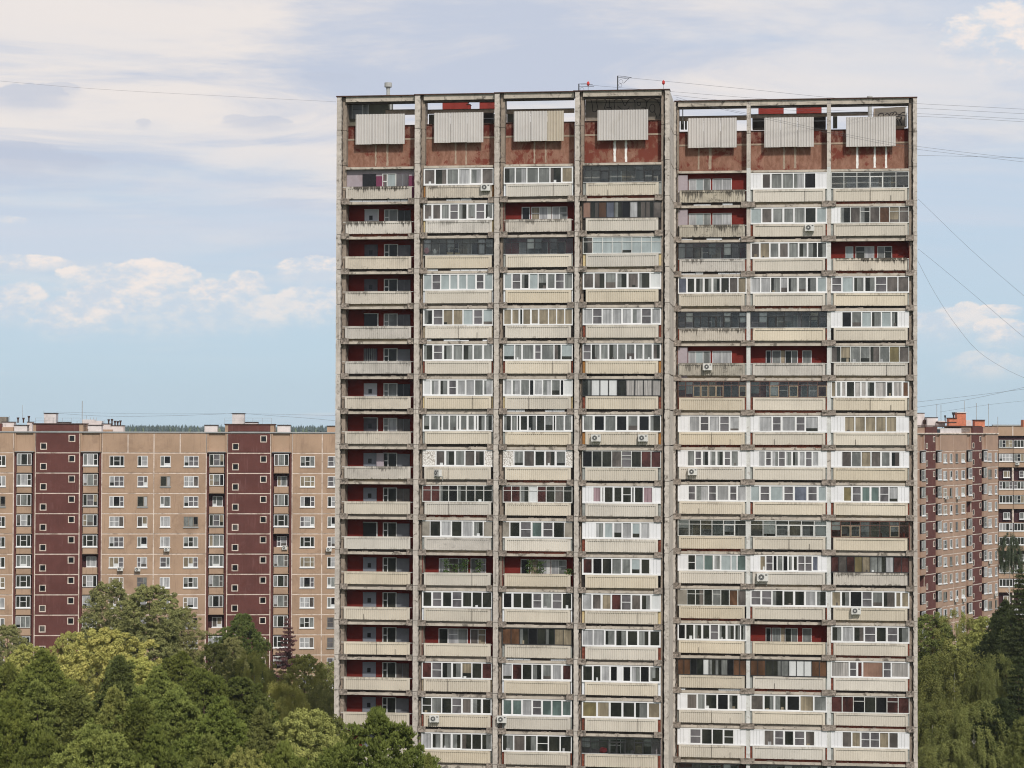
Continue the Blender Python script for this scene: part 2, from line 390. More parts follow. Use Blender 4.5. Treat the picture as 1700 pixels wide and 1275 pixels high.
# ------------------------------------------------------------------ mesh helpers
class MB:
    def __init__(s): s.v = []; s.f = []; s.m = []; s.mats = []
    def mi(s, name):
        if name not in s.mats: s.mats.append(name)
        return s.mats.index(name)
    def quad(s, a, b, c, d, mat):
        i = len(s.v); s.v += [a, b, c, d]; s.f.append((i, i + 1, i + 2, i + 3)); s.m.append(s.mi(mat))
    def box(s, x0, x1, y0, y1, z0, z1, mat, skip=''):
        i = len(s.v)
        s.v += [(x0, y0, z0), (x1, y0, z0), (x1, y1, z0), (x0, y1, z0), (x0, y0, z1), (x1, y0, z1), (x1, y1, z1), (x0, y1, z1)]
        fs = [(0, 1, 5, 4), (1, 2, 6, 5), (2, 3, 7, 6), (3, 0, 4, 7), (4, 5, 6, 7), (3, 2, 1, 0)]
        k = s.mi(mat)
        for n_, f in enumerate(fs):
            if str(n_) in skip: continue
            s.f.append(tuple(i + j for j in f)); s.m.append(k)
    def cyl(s, cx, cy, z0, z1, r0, r1, mat, n=10, cap=True):
        i = len(s.v); k = s.mi(mat)
        for j in range(n):
            a = 2 * math.pi * j / n
            s.v.append((cx + r0 * math.cos(a), cy + r0 * math.sin(a), z0)); s.v.append((cx + r1 * math.cos(a), cy + r1 * math.sin(a), z1))
        for j in range(n):
            a = i + 2 * j; b = i + 2 * ((j + 1) % n)
            s.f.append((a, b, b + 1, a + 1)); s.m.append(k)
        if cap:
            s.f.append(tuple(i + 2 * j + 1 for j in range(n))); s.m.append(k)
    def disc(s, cx, y, cz, r, mat, n=16, hole=0.0, depth=.0):
        k = s.mi(mat); i = len(s.v)
        if hole <= 0:
            s.v.append((cx, y, cz))
            for j in range(n):
                a = 2 * math.pi * j / n; s.v.append((cx + r * math.cos(a), y, cz + r * math.sin(a)))
            for j in range(n):
                s.f.append((i, i + 1 + j, i + 1 + (j + 1) % n)); s.m.append(k)
        else:
            for j in range(n):
                a = 2 * math.pi * j / n
                s.v.append((cx + r * math.cos(a), y, cz + r * math.sin(a))); s.v.append((cx + hole * math.cos(a), y, cz + hole * math.sin(a)))
            for j in range(n):
                a = i + 2 * j; b = i + 2 * ((j + 1) % n)
                s.f.append((a, b, b + 1, a + 1)); s.m.append(k)
    def bar(s, p, q, r, mat, n=5):
        p = Vector(p); q = Vector(q); d = (q - p)
        if d.length < 1e-6: return
        d.normalize()
        a = d.cross(Vector((0, 0, 1)) if abs(d.z) < .9 else Vector((1, 0, 0))).normalized(); b = d.cross(a)
        i = len(s.v); k = s.mi(mat)
        for j in range(n):
            t_ = 2 * math.pi * j / n; o = a * (r * math.cos(t_)) + b * (r * math.sin(t_))
            s.v.append(tuple(p + o)); s.v.append(tuple(q + o))
        for j in range(n):
            u_ = i + 2 * j; v_ = i + 2 * ((j + 1) % n)
            s.f.append((u_, v_, v_ + 1, u_ + 1)); s.m.append(k)
        s.f.append(tuple(i + 2 * j for j in range(n))); s.m.append(k)
        s.f.append(tuple(i + 2 * j + 1 for j in range(n))); s.m.append(k)
    def mesh(s, name):
        me = bpy.data.meshes.new(name); me.from_pydata(s.v, [], s.f)
        for n_ in s.mats: me.materials.append(M(n_))
        me.polygons.foreach_set('material_index', s.m)
        me.update()
        return me

def ob(name, me, parent=None, loc=(0, 0, 0), rot=0.0):
    o = bpy.data.objects.new(name, me); COL.objects.link(o)
    if parent is not None: o.parent = parent
    o.location = loc
    if rot: o.rotation_euler = (0, 0, rot)
    return o
def tag(o, label, cat, group=None, kind=None):
    if label: o['label'] = label
    if cat: o['category'] = cat
    if group: o['group'] = group
    if kind: o['kind'] = kind
    return o
def thing(name, loc, rot, label, cat, group=None):
    o = ob(name, None, None, loc, rot); return tag(o, label, cat, group)

class Frame:
    def __init__(s, px, dist, slope):
        p = at(px, 715, dist); s.o = Vector((p.x, p.y, 0)); th = math.atan(slope); s.th = th
        s.e = Vector((math.cos(th), -math.sin(th), 0)); s.n = Vector((math.sin(th), math.cos(th), 0))
    def hit(s, px, py, v=0.0):
        """where the sight line of a photo pixel meets the building's own plane at depth v: (u, z)"""
        d = ray(px, py); k = ((s.o - CAM).dot(s.n) + v) / d.dot(s.n)
        p = CAM + d * k
        return (p - s.o).dot(s.e), p.z
    def U(s, px, v=0.0, py=300): return s.hit(px, py, v)[0]
    def Zz(s, px, py, v=0.0): return s.hit(px, py, v)[1]
    def W(s, u, v, z): return s.o + s.e * u + s.n * v + Vector((0, 0, z))

# ------------------------------------------------------------------ ground and far land
def ground_mesh():
    b = MB(); N = 60; xs = np.linspace(-2600, 2600, N); ys = np.concatenate([np.linspace(-1500, 900, 14), np.linspace(1000, 3300, 24)])
    def h(x, y):
        z = 0
        if y > 900: z += 24 * min(1, (y - 900) / 800)
        z += 3.0 * math.sin(x * .0011 + 1) * min(1, max(0, (y - 900) / 900))
        return z
    for y in ys:
        for x in xs: b.v.append((float(x), float(y), h(x, y)))
    for j in range(len(ys) - 1):
        for i in range(N - 1):
            a = j * N + i; b.f.append((a, a + 1, a + N + 1, a + N)); b.m.append(0)
    b.mats = ['grass']
    return b.mesh('ground'), h
gme, GH = ground_mesh()
tag(ob('ground', gme), 'grassy ground under the trees and apartment blocks', None, None, 'structure')

# ================================================================== THE TOWER
FH = 2.8
TW = Frame(572, 175.4, 0.13)
tower = thing('apartment_tower', TW.o, -TW.th, 'tall weathered concrete apartment tower with rows of mismatched glazed balconies', 'apartment tower')
BV = [0.0, -.25, -.5, -.75, 5.46, 5.46, 5.46]
# interior edges of each bay in photo pixels (near the top of the picture)
BPX = [(574, 687), (703.5, 819.5), (836.5, 951.5), (968, 1098), (1126, 1239.5), (1246, 1373), (1379.5, 1509)]
BU = [(TW.U(a, v, 310), TW.U(b, v, 310)) for (a, b), v in zip(BPX, BV)]
Z00 = TW.Zz(572, 339.7, 0.0)
def zr(r): return Z00 - FH * r
def tob(name, me, u, v, z, parent=None): return ob(name, me, parent or tower, (u, v, z))

# ---- body behind the loggias
b = MB()
uL0 = BU[0][0] - .8; uL1 = BU[3][1] + .62; uR0 = BU[4][0] - .3; uR1 = BU[6][1] + .62
zroof = Z00 + 3.0
b.box(uL0 + .1, uL1 - .1, 1.55, 13.5, 0, zroof, 'concrete_side')
b.box(uL1 - .1, uR1 - .1, 7.1, 19, 0, zroof, 'concrete_side')
tob('building_core', b.mesh('building_core'), 0, 0, 0)

# ---- piers: one weathered panel per storey
def jag_pier(w1, w2, d_fin, d_in, H, seed, side=1, mat1='concrete_light', mat2='concrete_pier', depth=1.5):
    """light outer fin of width w1 with a chipped inner edge, then a browner pier of width w2 set back"""
    r = random.Random(seed); b = MB(); n = 14
    k1 = b.mi(mat1); k2 = b.mi(mat2)
    prev = None; zs = [H * i / n for i in range(n + 1)]
    xs = [w1 + r.uniform(-.035, .03) for _ in zs]; xs2 = [w1 + w2 + r.uniform(-.012, .012) for _ in zs]; x0 = [r.uniform(-.012, .012) for _ in zs]
    ch = [r.uniform(-.02, .02) for _ in zs]; ck = [abs(r.gauss(0, .03)) for _ in zs]
    for i in range(n):
        z0, z1 = zs[i], zs[i + 1]
        P = lambda x, y, z: (side * x, y, z)
        b.quad(P(x0[i], d_fin, z0), P(xs[i], d_fin + ch[i], z0), P(xs[i + 1], d_fin + ch[i + 1], z1), P(x0[i + 1], d_fin, z1), mat1)
        b.quad(P(xs[i], d_fin + ch[i], z0), P(xs[i] + .02, d_in, z0), P(xs[i + 1] + .02, d_in, z1), P(xs[i + 1], d_fin + ch[i + 1], z1), mat1)
        b.quad(P(x0[i], d_fin, z0), P(x0[i], depth, z0), P(x0[i + 1], depth, z1), P(x0[i + 1], d_fin, z1), mat1)
        if w2 > 0:
            c0, c1 = xs[i] + .055 + ck[i], xs[i + 1] + .055 + ck[i + 1]
            b.quad(P(xs[i] + .02, d_in + .02, z0), P(c0 + .01, d_in + .02, z0), P(c1 + .01, d_in + .02, z1), P(xs[i + 1] + .02, d_in + .02, z1), 'beam_dark')
            b.quad(P(c0, d_in, z0), P(xs2[i], d_in, z0), P(xs2[i + 1], d_in, z1), P(c1, d_in, z1), mat2)
            b.quad(P(xs2[i], d_in, z0), P(xs2[i], depth, z0), P(xs2[i + 1], depth, z1), P(xs2[i + 1], d_in, z1), mat2)
    W_ = w1 + max(w2, 0)
    b.quad((0, d_fin, H), (side * w1, d_fin, H), (side * w1, depth, H), (0, depth, H), mat1)
    b.quad((0, d_fin, 0), (side * w1, d_fin, 0), (side * w1, depth, 0), (0, depth, 0), mat1)
    return b.mesh('pier_panel')

pier_specs = []   # (u outer edge, side, w1, w2, v, depth)
def ug(px, v): return TW.U(px, v, 310)
for k, (pa, pb, pc) in enumerate([(559, 566.5, 574), (688.5, 697, 704.5), (821, 829, 837), (954.5, 962, 968.5)]):
    v = BV[k]; a, m_, c = ug(pa, v), ug(pb, v), ug(pc, v)
    pier_specs.append((a, 1, m_ - a, c - m_, v))
v = BV[3]; a, m_, c = ug(1111.5, v), ug(1104, v), ug(1097.5, v); pier_specs.append((a, -1, a - m_, m_ - c, v)); U_END = a
v = BV[4]; a, m_, c = ug(1118.5, v), ug(1122, v), ug(1126.5, v); pier_specs.append((a, 1, m_ - a, c - m_, v))
v = BV[6]; a, m_, c = ug(1522.5, v), ug(1516, v), ug(1509, v); pier_specs.append((a, -1, a - m_, m_ - c, v))
for (u, side, w1, w2, v) in pier_specs:
    vs = [jag_pier(w1, w2, -.10, .22, FH - .035, 100 + i, side) for i in range(3)]
    top = jag_pier(w1, w2, -.10, .22, 2.62, 99, side)
    for r in range(-2, 19):
        tob('pier_panel', top if r == -2 else vs[rng.randrange(3)], u, v, zr(r) + .4)
for (u, side, w1, w2, v) in pier_specs:
    b = MB(); a, c = sorted((side * .05, side * (w1 + w2 - .03))); b.box(a, c, .3, 1.4, 0, Z00 + 8.2, 'beam_dark'); tob('joint_backing', b.mesh('joint_backing'), u, v, 0)
# thin painted pilasters between the right-hand bays
for k in (4, 5):
    u0, u1 = BU[k][1], BU[k + 1][0]; v = BV[k]
    for nm, m1 in (('w', 'white_metal'), ('c', 'concrete_pier')):
        b = MB(); b.box(0, u1 - u0, -.02, 1.5, 0, FH - .03, m1 if nm == 'w' else 'concrete_light')
        if nm == 'w': mw = b.mesh('pilaster')
        else: mc = b.mesh('pilaster')
    for r in range(-2, 19):
        whitep = (r >= 4 and k == 4) or (r >= 2 and k == 5 and r % 5 != 3) or r in (0,)
        o = tob('pilaster', mw if whitep else mc, u0, v, zr(r) + (.4 if r < 0 else .0) + (.0 if r >= 0 else 0))
        if r == -2: o.scale = (1, 1, .935)
        if r == 0: o.scale = (1, 1, 1.155)
# side wall of the projecting left wing, storey by storey, with open joints
b = MB(); b.box(-.3, 0, .0, 1.9, 0, FH - .09, 'concrete_side'); b.box(-.3, -.04, 1.9, 1.97, 0, FH - .09, 'beam_dark'); b.box(-.3, 0, 1.97, 6.1, 0, FH - .09, 'concrete_side')
sw = b.mesh('side_wall_panel')
b = MB(); b.box(-.3, 0, .0, 6.1, 0, 2.62, 'concrete_side'); swt = b.mesh('side_wall_panel')
for r in range(-2, 19):
    tob('side_wall_panel', swt if r == -2 else sw, U_END, BV[3] + .12 + .0, zr(r) + .4)
b = MB(); b.box(-.5, -.1, .2, 6.0, 0, Z00 + 5, 'beam_dark'); tob('side_wall_joint_backing', b.mesh('side_wall_joint_backing'), U_END, BV[3], 0)
# brown return wall where the right wing starts
b = MB(); b.box(-.05, .2, 0, .1, 0, Z00 + 8.3, 'concrete_pier'); tob('return_wall', b.mesh('return_wall'), ug(1122, BV[4]), BV[4] + 1.6, 0)

# ---- parapets
def parapet(w, ribs, old, deep=.05, seams=()):
    b = MB(); m_ = old; H = 1.0; fr = .19; th = .09
    b.box(0, w, .02, th, .0, H, m_, skip='0')
    b.box(0, w, -.045, .02, H - .17, H, m_); b.box(0, fr, -.045, .02, 0, H - .17, m_); b.box(w - fr, w, -.045, .02, 0, H - .17, m_)
    n = ribs; x0 = fr; x1 = w - fr; p = (x1 - x0) / n; za, zb = -.01, H - .17
    for i in range(n):
        a = x0 + i * p
        pts = [(a, .02), (a + p * .22, .02), (a + p * .36, .02 - deep), (a + p * .86, .02 - deep), (a + p, .02)]
        for (xa, ya), (xb, yb) in zip(pts[:-1], pts[1:]):
            b.quad((xa, ya, za), (xb, yb, za), (xb, yb, zb), (xa, ya, zb), m_)
    for q_ in seams:
        xs_ = w * abs(q_); hz_ = H if q_ > 0 else H * .45
        b.box(xs_ - .012, xs_ + .012, -.05, .0, 0, hz_, 'beam_dark')
    b.quad((x0, -.045, zb - .0), (x1, -.045, zb), (x1, .02, zb), (x0, .02, zb), m_)
    return b.mesh('parapet')

def bracket(w, seed, right=False):
    r = random.Random(seed); b = MB(); h = .46
    n = 5
    # rough broken concrete corbel: jittered grid front
    k = b.mi('concrete_rough')
    xs = np.linspace(0, w, n + 1); zs = np.linspace(0, h, 4)
    idx = {}
    for j, z in enumerate(zs):
        for i, x in enumerate(xs):
            edge = (i in (0, n)) or (j in (0, 3))
            idx[(i, j)] = len(b.v)
            b.v.append((x + r.uniform(-.02, .02), -.20 + (r.uniform(0, .09) if not edge else r.uniform(0, .03)), z + r.uniform(-.02, .02)))
    for j in range(3):
        for i in range(n):
            b.f.append((idx[(i, j)], idx[(i + 1, j)], idx[(i + 1, j + 1)], idx[(i, j + 1)])); b.m.append(k)
    b.box(0.01, w - .01, -.13, .6, 0.01, h - .02, 'concrete_rough', skip='0')
    return b.mesh('bracket')
brL = [bracket(.62, 200 + i) for i in range(4)]
brW = [bracket(1.12, 210 + i) for i in range(4)]
brS = [bracket(.52, 220 + i) for i in range(3)]

GAPM = ['beam_dark', 'beam_dark', 'brick_red', 'slot_tan', 'beam_dark', 'raw_concrete', 'slot_white', 'machine_wall']
def slab_mesh(w, gapm, seed):
    r = random.Random(seed); b = MB()
    b.box(0, w, -.02, .30, 0.0, .20, 'beam_concrete')                 # edge beam
    b.box(0, w, .30, 1.55, .06, .20, 'soffit')                        # balcony floor plate
    # ragged filling between the beam and the parapet; its beam_dark paints in the shadow gap
    x = 0
    if gapm == 'slot_white':
        while x < w - .05:
            l = min(w - x, r.uniform(.5, 1.5)); b.box(x, x + l - .03, .10, .16, .215, .30 + r.uniform(0, .08), gapm if r.random() < .7 else 'beam_dark'); x += l
        b.box(0, w, .2, .24, .20, .44, 'beam_dark')
    else:
        b.box(0, w, .16 + r.uniform(0, .05), .26, .20, .44, gapm)
        for _ in range(5):
            xx = r.uniform(.3, w - .6); b.box(xx, xx + r.uniform(.1, .5), .02, .1, .205, .205 + r.uniform(.02, .07), 'concrete_rough')
    return b.mesh('balcony')

# ---- table of what stands in each balcony: style, side slot colour, panes
# styles W thick white, T thin pale with transom, D dark thin with transom, K black, N red-brown, O open, P dark plain
U1 = {
 1: ['W|o|v v g l l v', 'W|y|v v g m g g m g', 'D|k|', 'W|w|c m c c c c m c', 'W|a|g m t t c m c', 'W|q|g m g g g g g', 'W|y|w9 l g m l l g l11', 'W|s|g g12 d4 g g d4 g g d4 g g', 'W|k|S13 v d g v v S8', 'T|k|r r g b g d d d', 'W|s|C7 d l d l d C8',
     'O|k|', 'W|w|d m d m d d d', 'O|k|', 'W|a|r m d d t d r', 'W|q|d g d m v d d', 'W|s|l d d d v d d', 'W|s|d d d g d d d'],
 2: ['W|w|g l g g v t', 'O|k|', 'D|s|', 'W|w|c m g c g g m g', 'W|k|t t d4 t t t12 t t t', 'W|q|c11 g7 g12 m7 g12 v7 c11', 'W|y|l l g b5 l l g b4 w', 'W|s|g g7 d3 d g d g d3 g g', 'W|k|S10 g v d v g S6', 'T|k|r r g w r d v d', 'W|s|C6 d m e m d C7',
     'O|k|', 'W|w|b d d m g m d', 'P|s|n n d b d d t t', 'W|w|l r d d g l r', 'W|s|e e l m e e e', 'W|q|d v d d d d', 'W|q|d d g d d d'],
 3: ['D|s|', 'P|k|o v n B g b l v v v', 'T|y|v c c c c c c c', 'W|k|v v g g v g w10', 'W|q|l m l l l l m l', 'W|o|m g g g g g g g v', 'K|q|g w w w d s s s s', 'W|o|g b g b g b g', 'T2|s|b d d v m d r r', 'W|s|W11 p d3 d d d d3 d p W9', 'W|q|W14 l c l l c l W12',
     'W|k|r11 b d g g c d W11', 'W|y|l v t r m v d w', 'W|q|l l d d d d d', 'W|w|d d7 l8 b7 W4 b8 l8 b8 g', 'W|q|y12 t d d d t', 'D|q|', 'D|q|'],
 4: ['O|k|', 'O|k|', 'D|q|', 'W|s|B d g g g d v t', 'D|q|', 'O|s|', 'N|q|', 'W|s|W12 l11 m l11 m l11 W7', 'W|s|W13 g m g l g m g W11', 'W|s|W11 m9 l14 m9 l14 m9 l', 'T|s|', 'W|s|W12 d9 c e11 l9 c12 c7 e11',
     'T3|k|C11 d v d g d n v', 'W|s|b d d d m d d d7 d7', 'P|k|n n b d w9 d d9 g b9 n n', 'W|s|W8 v g7 d11 b g9 W7', 'W|q|W11 m11 d d d W11', 'D|k|'],
 5: ['W|s|W12 v g12 g12 l12 b12 W12', 'W|q|c v g g g d c', 'W|q|v t g v g d g d', 'W|s|l l g l7 g g9 g c', 'D|q|', 'O|s|', 'N|q|', 'W|q|W8 l12 m9 l13 m9 l12 W8', 'W|s|W12 l m l m l g l m l W12', 'W|q|c9 m c13 m B13 m c9', 'T|s|', 'W|s|W13 t9 m b6 g8 b7 d7 d7 m m B9 W12',
     'W|q|m m d d d l d', 'O|s|', 'P|s|n n d d11 g w w w n n', 'W|s|v d8 g9 b t g', 'W|q|W14 v m10 d m11 v W12', 'D|k|'],
 6: ['T|s|', 'T3|s|W10 d v d v n t v', 'O|s|', 'W|s|m c g d m v v', 'W|k|W11 b g c d c g7 W11', 'T3|k|v t g g v g y v', 'W|s|t6 g6 s6 d s7 s7 g s13 d8 s11 n8', 'W|s|W13 t t t t t W12', 'W|s|W11 v g t v g v W9', 'W|q|W13 y m e e m l W12', 'N2|k|',
     'P|k|r v r y t g g l r r', 'W|k|t g9 b12 m g11 v12 t6 t8', 'W|q|g l v m d m d', 'W|q|s16 m7 r5 o18 m7 s16', 'T3|s|r r b d b r r', 'W|s|W12 v t m m t v W12', 'D|k|']}
SLOT = {'k': 'slot_dark', 'q': 'brick_red', 'y': 'foam_yellow', 'w': 'slot_white', 's': 'slot_grey', 'o': 'ochre', 'a': 'slot_tan'}
CODE = dict(g='pane_g', l='pane_l', c='pane_c', d='pane_d', b='pane_b', v='pane_v', t='pane_t', m='pane_m', r='pane_r', y='pane_y', p='pane_p', e='pane_e', B='pane_B', n='pane_n', s='pane_s', w='pane_w', o='pane_o')
PANES = []      # (area, balcony, balcony origin, quad-list)

def add_pane(parent, org, x0, x1, z0, z1, code, y, r):
    """one pane with what shows behind it: curtain edges, half-drawn blinds, dark gaps"""
    base = CODE[code]; segs = []
    w_, h_ = x1 - x0, z1 - z0
    if code in 'gvld' and r.random() < .38:
        f = r.uniform(.25, .6); alt = {'g': 'pane_d', 'v': 'pane_d', 'l': 'pane_g', 'd': 'pane_g'}[code]
        if r.random() < .5: segs = [(x0, x0 + w_ * f, z0, z1, base), (x0 + w_ * f, x1, z0, z1, alt)]
        else: segs = [(x0, x0 + w_ * f, z0, z1, alt), (x0 + w_ * f, x1, z0, z1, base)]
    elif code in 'ctlg' and r.random() < .22:
        f = r.uniform(.15, .45); segs = [(x0, x1, z0 + h_ * f, z1, base), (x0, x1, z0, z0 + h_ * f, 'pane_d' if r.random() < .6 else 'pane_v')]
    else: segs = [(x0, x1, z0, z1, base)]
    if code in 'dgvt' and r.random() < .25:      # something standing on the inner sill
        xx = r.uniform(x0, x1 - w_ * .4); segs.append((xx, xx + w_ * r.uniform(.2, .4), z0, z0 + h_ * r.uniform(.1, .25), 'pane_' + r.choice('wvtdl')))
        PANES.append((w_ * h_, parent, org, segs, y, True)); return
    PANES.append((w_ * h_, parent, org, segs, y, False))
def pane_mesh(segs, y):
    b = MB(); ox, oz = segs[0][0], segs[0][2]
    for i, (a, c, z0, z1, m_) in enumerate(segs):
        yy = y - (.004 if i and len(segs) > 1 and z1 - z0 < .4 * (segs[0][3] - segs[0][2]) and i == len(segs) - 1 and (a > segs[0][0] - 1e-6) else 0)
        b.box(a, c, yy, yy + .02, z0, z1, m_, skip='2')
    return b

ZB, ZT = 1.47, 2.76
def glazing(parent, org, w, style, toks, r):
    b = MB()
    st = style[0]
    fm = {'W': 'white_pvc', 'T': 'white_metal', 'D': 'dark_metal', 'K': 'dark_metal', 'N': 'brown_metal', 'P': 'dark_metal'}[st]
    mul = {'W': .085, 'T': .06, 'D': .035, 'K': .07, 'N': .04, 'P': .05}[st]
    y0, y1 = -.06, .03
    items = []
    for tk in toks:
        mm = re.match(r'([A-Za-z])(\d*)', tk); items.append((mm.group(1), int(mm.group(2)) / 10 if mm.group(2) else 1.0))
    tot = sum(i[1] for i in items); unit = w / tot; x = 0.0
    zb = ZB + (.035 if st == 'W' else 0)
    rail_t = .07 if st == 'W' else .05
    b.box(0, w, y0 - .03, y1, ZB - .05, zb + .03, fm)          # sill rail
    b.box(0, w, y0, y1, ZT - rail_t, ZT + .005, fm)                    # head rail
    n = len(items)
    for i, (c, ww) in enumerate(items):
        xa, xb = x, x + ww * unit; x = xb
        pw = ww * unit
        if c in 'WSC':
            mt_ = {'W': 'white_panel', 'S': 'stone_clad', 'C': 'raw_concrete'}[c]
            b.box(xa, xb, y0 + .015, y1 - .01, zb + .03, ZT - rail_t, mt_)
            if c == 'W':
                b.box(xa + (0 if i else .0), xa + .05, y0, y0 + .012, zb + .03, ZT - rail_t, fm); b.box(xb - .05, xb, y0, y0 + .012, zb + .03, ZT - rail_t, fm)
                for q_ in range(1, int(pw / .25)):
                    b.box(xa + q_ * .25, xa + q_ * .25 + .012, y0 + .008, y0 + .015, zb + .03, ZT - rail_t, 'slot_grey')
            continue
        mw_ = mul * (1.25 if (st == 'W' and r.random() < .3) else 1)
        ea = mw_ * .5 if i else mul * .8
        eb = mw_ * .5 if i < n - 1 else mul * .8
        b.box(xa, xa + ea, y0, y1, zb + .03, ZT - rail_t, fm); b.box(xb - eb, xb, y0, y1, zb + .03, ZT - rail_t, fm)
        sash = .035 if (st == 'W' and r.random() < .5) else 0
        pa, pb, pz0, pz1 = xa + ea, xb - eb, zb + .03, ZT - rail_t
        if sash:
            b.box(pa, pa + sash, y0 + .02, y1 - .01, pz0, pz1, fm); b.box(pb - sash, pb, y0 + .02, y1 - .01, pz0, pz1, fm)
            b.box(pa + sash, pb - sash, y0 + .02, y1 - .01, pz0, pz0 + sash, fm); b.box(pa + sash, pb - sash, y0 + .02, y1 - .01, pz1 - sash, pz1, fm)
            pa += sash; pb -= sash; pz0 += sash; pz1 -= sash
        if c == 'm' or (st == 'W' and c == 'd' and r.random() < .06):
            zm = (pz0 + pz1) / 2; b.box(pa, pb, y0 + .01, y1 - .01, zm - .022, zm + .022, fm)
        if st == 'T' and (style in ('T',) or (style == 'T2' and c == 'm') or (style == 'T3' and r.random() < .25)):
            zm = pz0 + (pz1 - pz0) * .72; b.box(pa, pb, y0 + .01, y1 - .01, zm - .02, zm + .02, fm)
        add_pane(parent, org, pa, pb, pz0, pz1, c, -.005, r)
    o = ob('glazing_frame', b.mesh('glazing_frame'), parent, (0, 0, 0))

def clear_glazing(parent, org, w, style, n, r, glassmat='clear_glass'):
    """old thin-framed glazing that one looks through into the loggia"""
    st = style[0]
    fm = {'T': 'white_metal', 'D': 'dark_metal', 'N': 'brown_metal', 'K': 'dark_metal'}[st]
    b = MB(); y0, y1 = -.05, .0; p = w / n; mul = .022 if st != 'T' else .028
    b.box(0, w, y0, y1, ZB - .05, ZB + .02, 'roof_edge' if st == 'D' else fm); b.box(0, w, y0, y1, ZT - .05, ZT, fm)
    zt = ZB + (ZT - ZB) * .72
    for i in range(n + 1):
        x = min(max(i * p, mul), w - mul); b.box(x - mul, x + mul, y0, y1, ZB + .02, ZT - .05, fm)
    b.box(0, w, y0 + .008, y1 - .008, zt - .02, zt + .02, fm)
    for i in range(n):
        if r.random() < .3:      # opening casement with a heavier pale or dark frame
            a, c = i * p + mul, (i + 1) * p - mul; fm2 = fm if st != 'N' else 'slot_tan'
            b.box(a, a + .05, y0 - .02, y0, ZB + .02, zt - .02, fm2); b.box(c - .05, c, y0 - .02, y0, ZB + .02, zt - .02, fm2)
            b.box(a + .05, c - .05, y0 - .02, y0, zt - .07, zt - .02, fm2); b.box(a + .05, c - .05, y0 - .02, y0, ZB + .02, ZB + .07, fm2)
    ob('glazing_frame', b.mesh('glazing_frame'), parent)
    for i in range(n):
        a, c = i * p + mul, (i + 1) * p - mul
        g = MB(); g.quad((a, -.025, ZB + .02), (c, -.025, ZB + .02), (c, -.025, ZT - .05), (a, -.025, ZT - .05), glassmat)
        CLEAR.append((parent, g))
        if r.random() < .36:       # a sheet of curtain or board hung just inside
            m_ = r.choice(['pane_l', 'pane_w', 'pane_t', 'pane_g', 'cloth_white', 'pane_v']); h_ = r.uniform(.5, 1.0)
            g2 = MB(); g2.box(a + .02, c - .02, .06, .08, ZT - .05 - (ZT - ZB - .1) * h_, ZT - .08, m_); ob('curtain', g2.mesh('curtain'), parent)
CLEAR = []

def loggia_room(parent, w, r, wall='red_wall', dep=1.45, kind='std', left=None):
    """inner wall with its door and window, side walls and things one sees through an open balcony"""
    b = MB(); b.box(0, w, dep, dep + .12, .20, 3.0, wall); b.box(-.04, 0, .16, dep, .20, 2.8, 'soffit' if r.random() < .5 else wall); b.box(w, w + .04, .16, dep, .20, 2.8, wall)
    ob('loggia_wall', b.mesh('loggia_wall'), parent)
    fm = r.choice(['white_pvc', 'white_metal', 'white_metal']); y = dep - .05
    def win(x0, x1, z0, z1, n, codes, tr=None, nm='window'):
        g = MB(); p = (x1 - x0) / n; f = .045
        g.box(x0, x1, y - .02, y + .045, z0, z0 + f, fm); g.box(x0, x1, y - .02, y + .045, z1 - f, z1, fm)
        for i in range(n + 1):
            x = x0 + i * p; a = max(x0, x - f * (.5 if 0 < i < n else 1)); c = min(x1, x + f * (.5 if 0 < i < n else 1)); g.box(a, c, y - .02, y + .045, z0 + f, z1 - f, fm)
        if tr is not None:
            for i in tr: g.box(x0 + i * p + f, x0 + (i + 1) * p - f, y - .015, y + .04, z0 + (z1 - z0) * .62, z0 + (z1 - z0) * .62 + .05, fm)
        for i in range(n): g.box(x0 + i * p + .02, x0 + (i + 1) * p - .02, y + .01, y + .04, z0 + .02, z1 - .02, CODE[codes[i % len(codes)]], skip='2')
        ob(nm, g.mesh(nm), parent)
    cc = lambda: r.choice('ggdvtlgd')
    if kind == 'std':
        win(w * .205, w * .34, .4, 2.5, 1, [cc()], nm='door')
        win(w * .345, w * .62, 1.2, 2.5, 2, [cc(), cc()], [0])
        win(w * .66, w * .88, 1.2, 2.5, 2, [cc(), cc()], [1] if r.random() < .5 else None)
    elif kind == 'b3':
        g = MB(); g.box(w * .62, w * .67, y - .02, y + .06, 1.2, 2.5, 'white_metal'); ob('wall_strip', g.mesh('wall_strip'), parent)
        win(w * .24, w * .36, .4, 2.5, 1, ['b'], nm='door'); win(w * .38, w * .62, 1.1, 2.5, 2, 'tl', [0]); win(w * .68, w * .90, 1.1, 2.5, 2, 'lg', [1])
    elif kind == 'b5':
        g = MB(); g.box(0, w * .135, max(.12, dep - .4), dep - .001, .2, 2.7, 'mauve_wall'); ob('side_cladding', g.mesh('side_cladding'), parent)
        win(w * .15, w * .47, 1.1, 2.42, 3, 'lcg'); win(w * .50, w * .78, 1.1, 2.42, 2, 'll')
    elif kind == 'b6':
        win(w * .20, w * .27, .4, 2.45, 1, 'b', nm='door'); win(w * .28, w * .40, 1.2, 2.45, 1, 'g'); g = MB(); g.box(w * .40, w * .445, y - .02, y + .06, 1.2, 2.45, 'slot_tan'); ob('wall_strip', g.mesh('wall_strip'), parent)
        win(w * .45, w * .62, 1.2, 2.45, 2, 'dg'); win(w * .68, w * .80, 1.2, 2.45, 1, 'g')
    elif kind == 'b7':
        win(w * .19, w * .29, .4, 2.45, 1, 'c', nm='door'); win(w * .32, w * .56, 1.2, 2.45, 2, 'dl', [0]); win(w * .60, w * .79, 1.2, 2.45, 2, 'gd', [1])

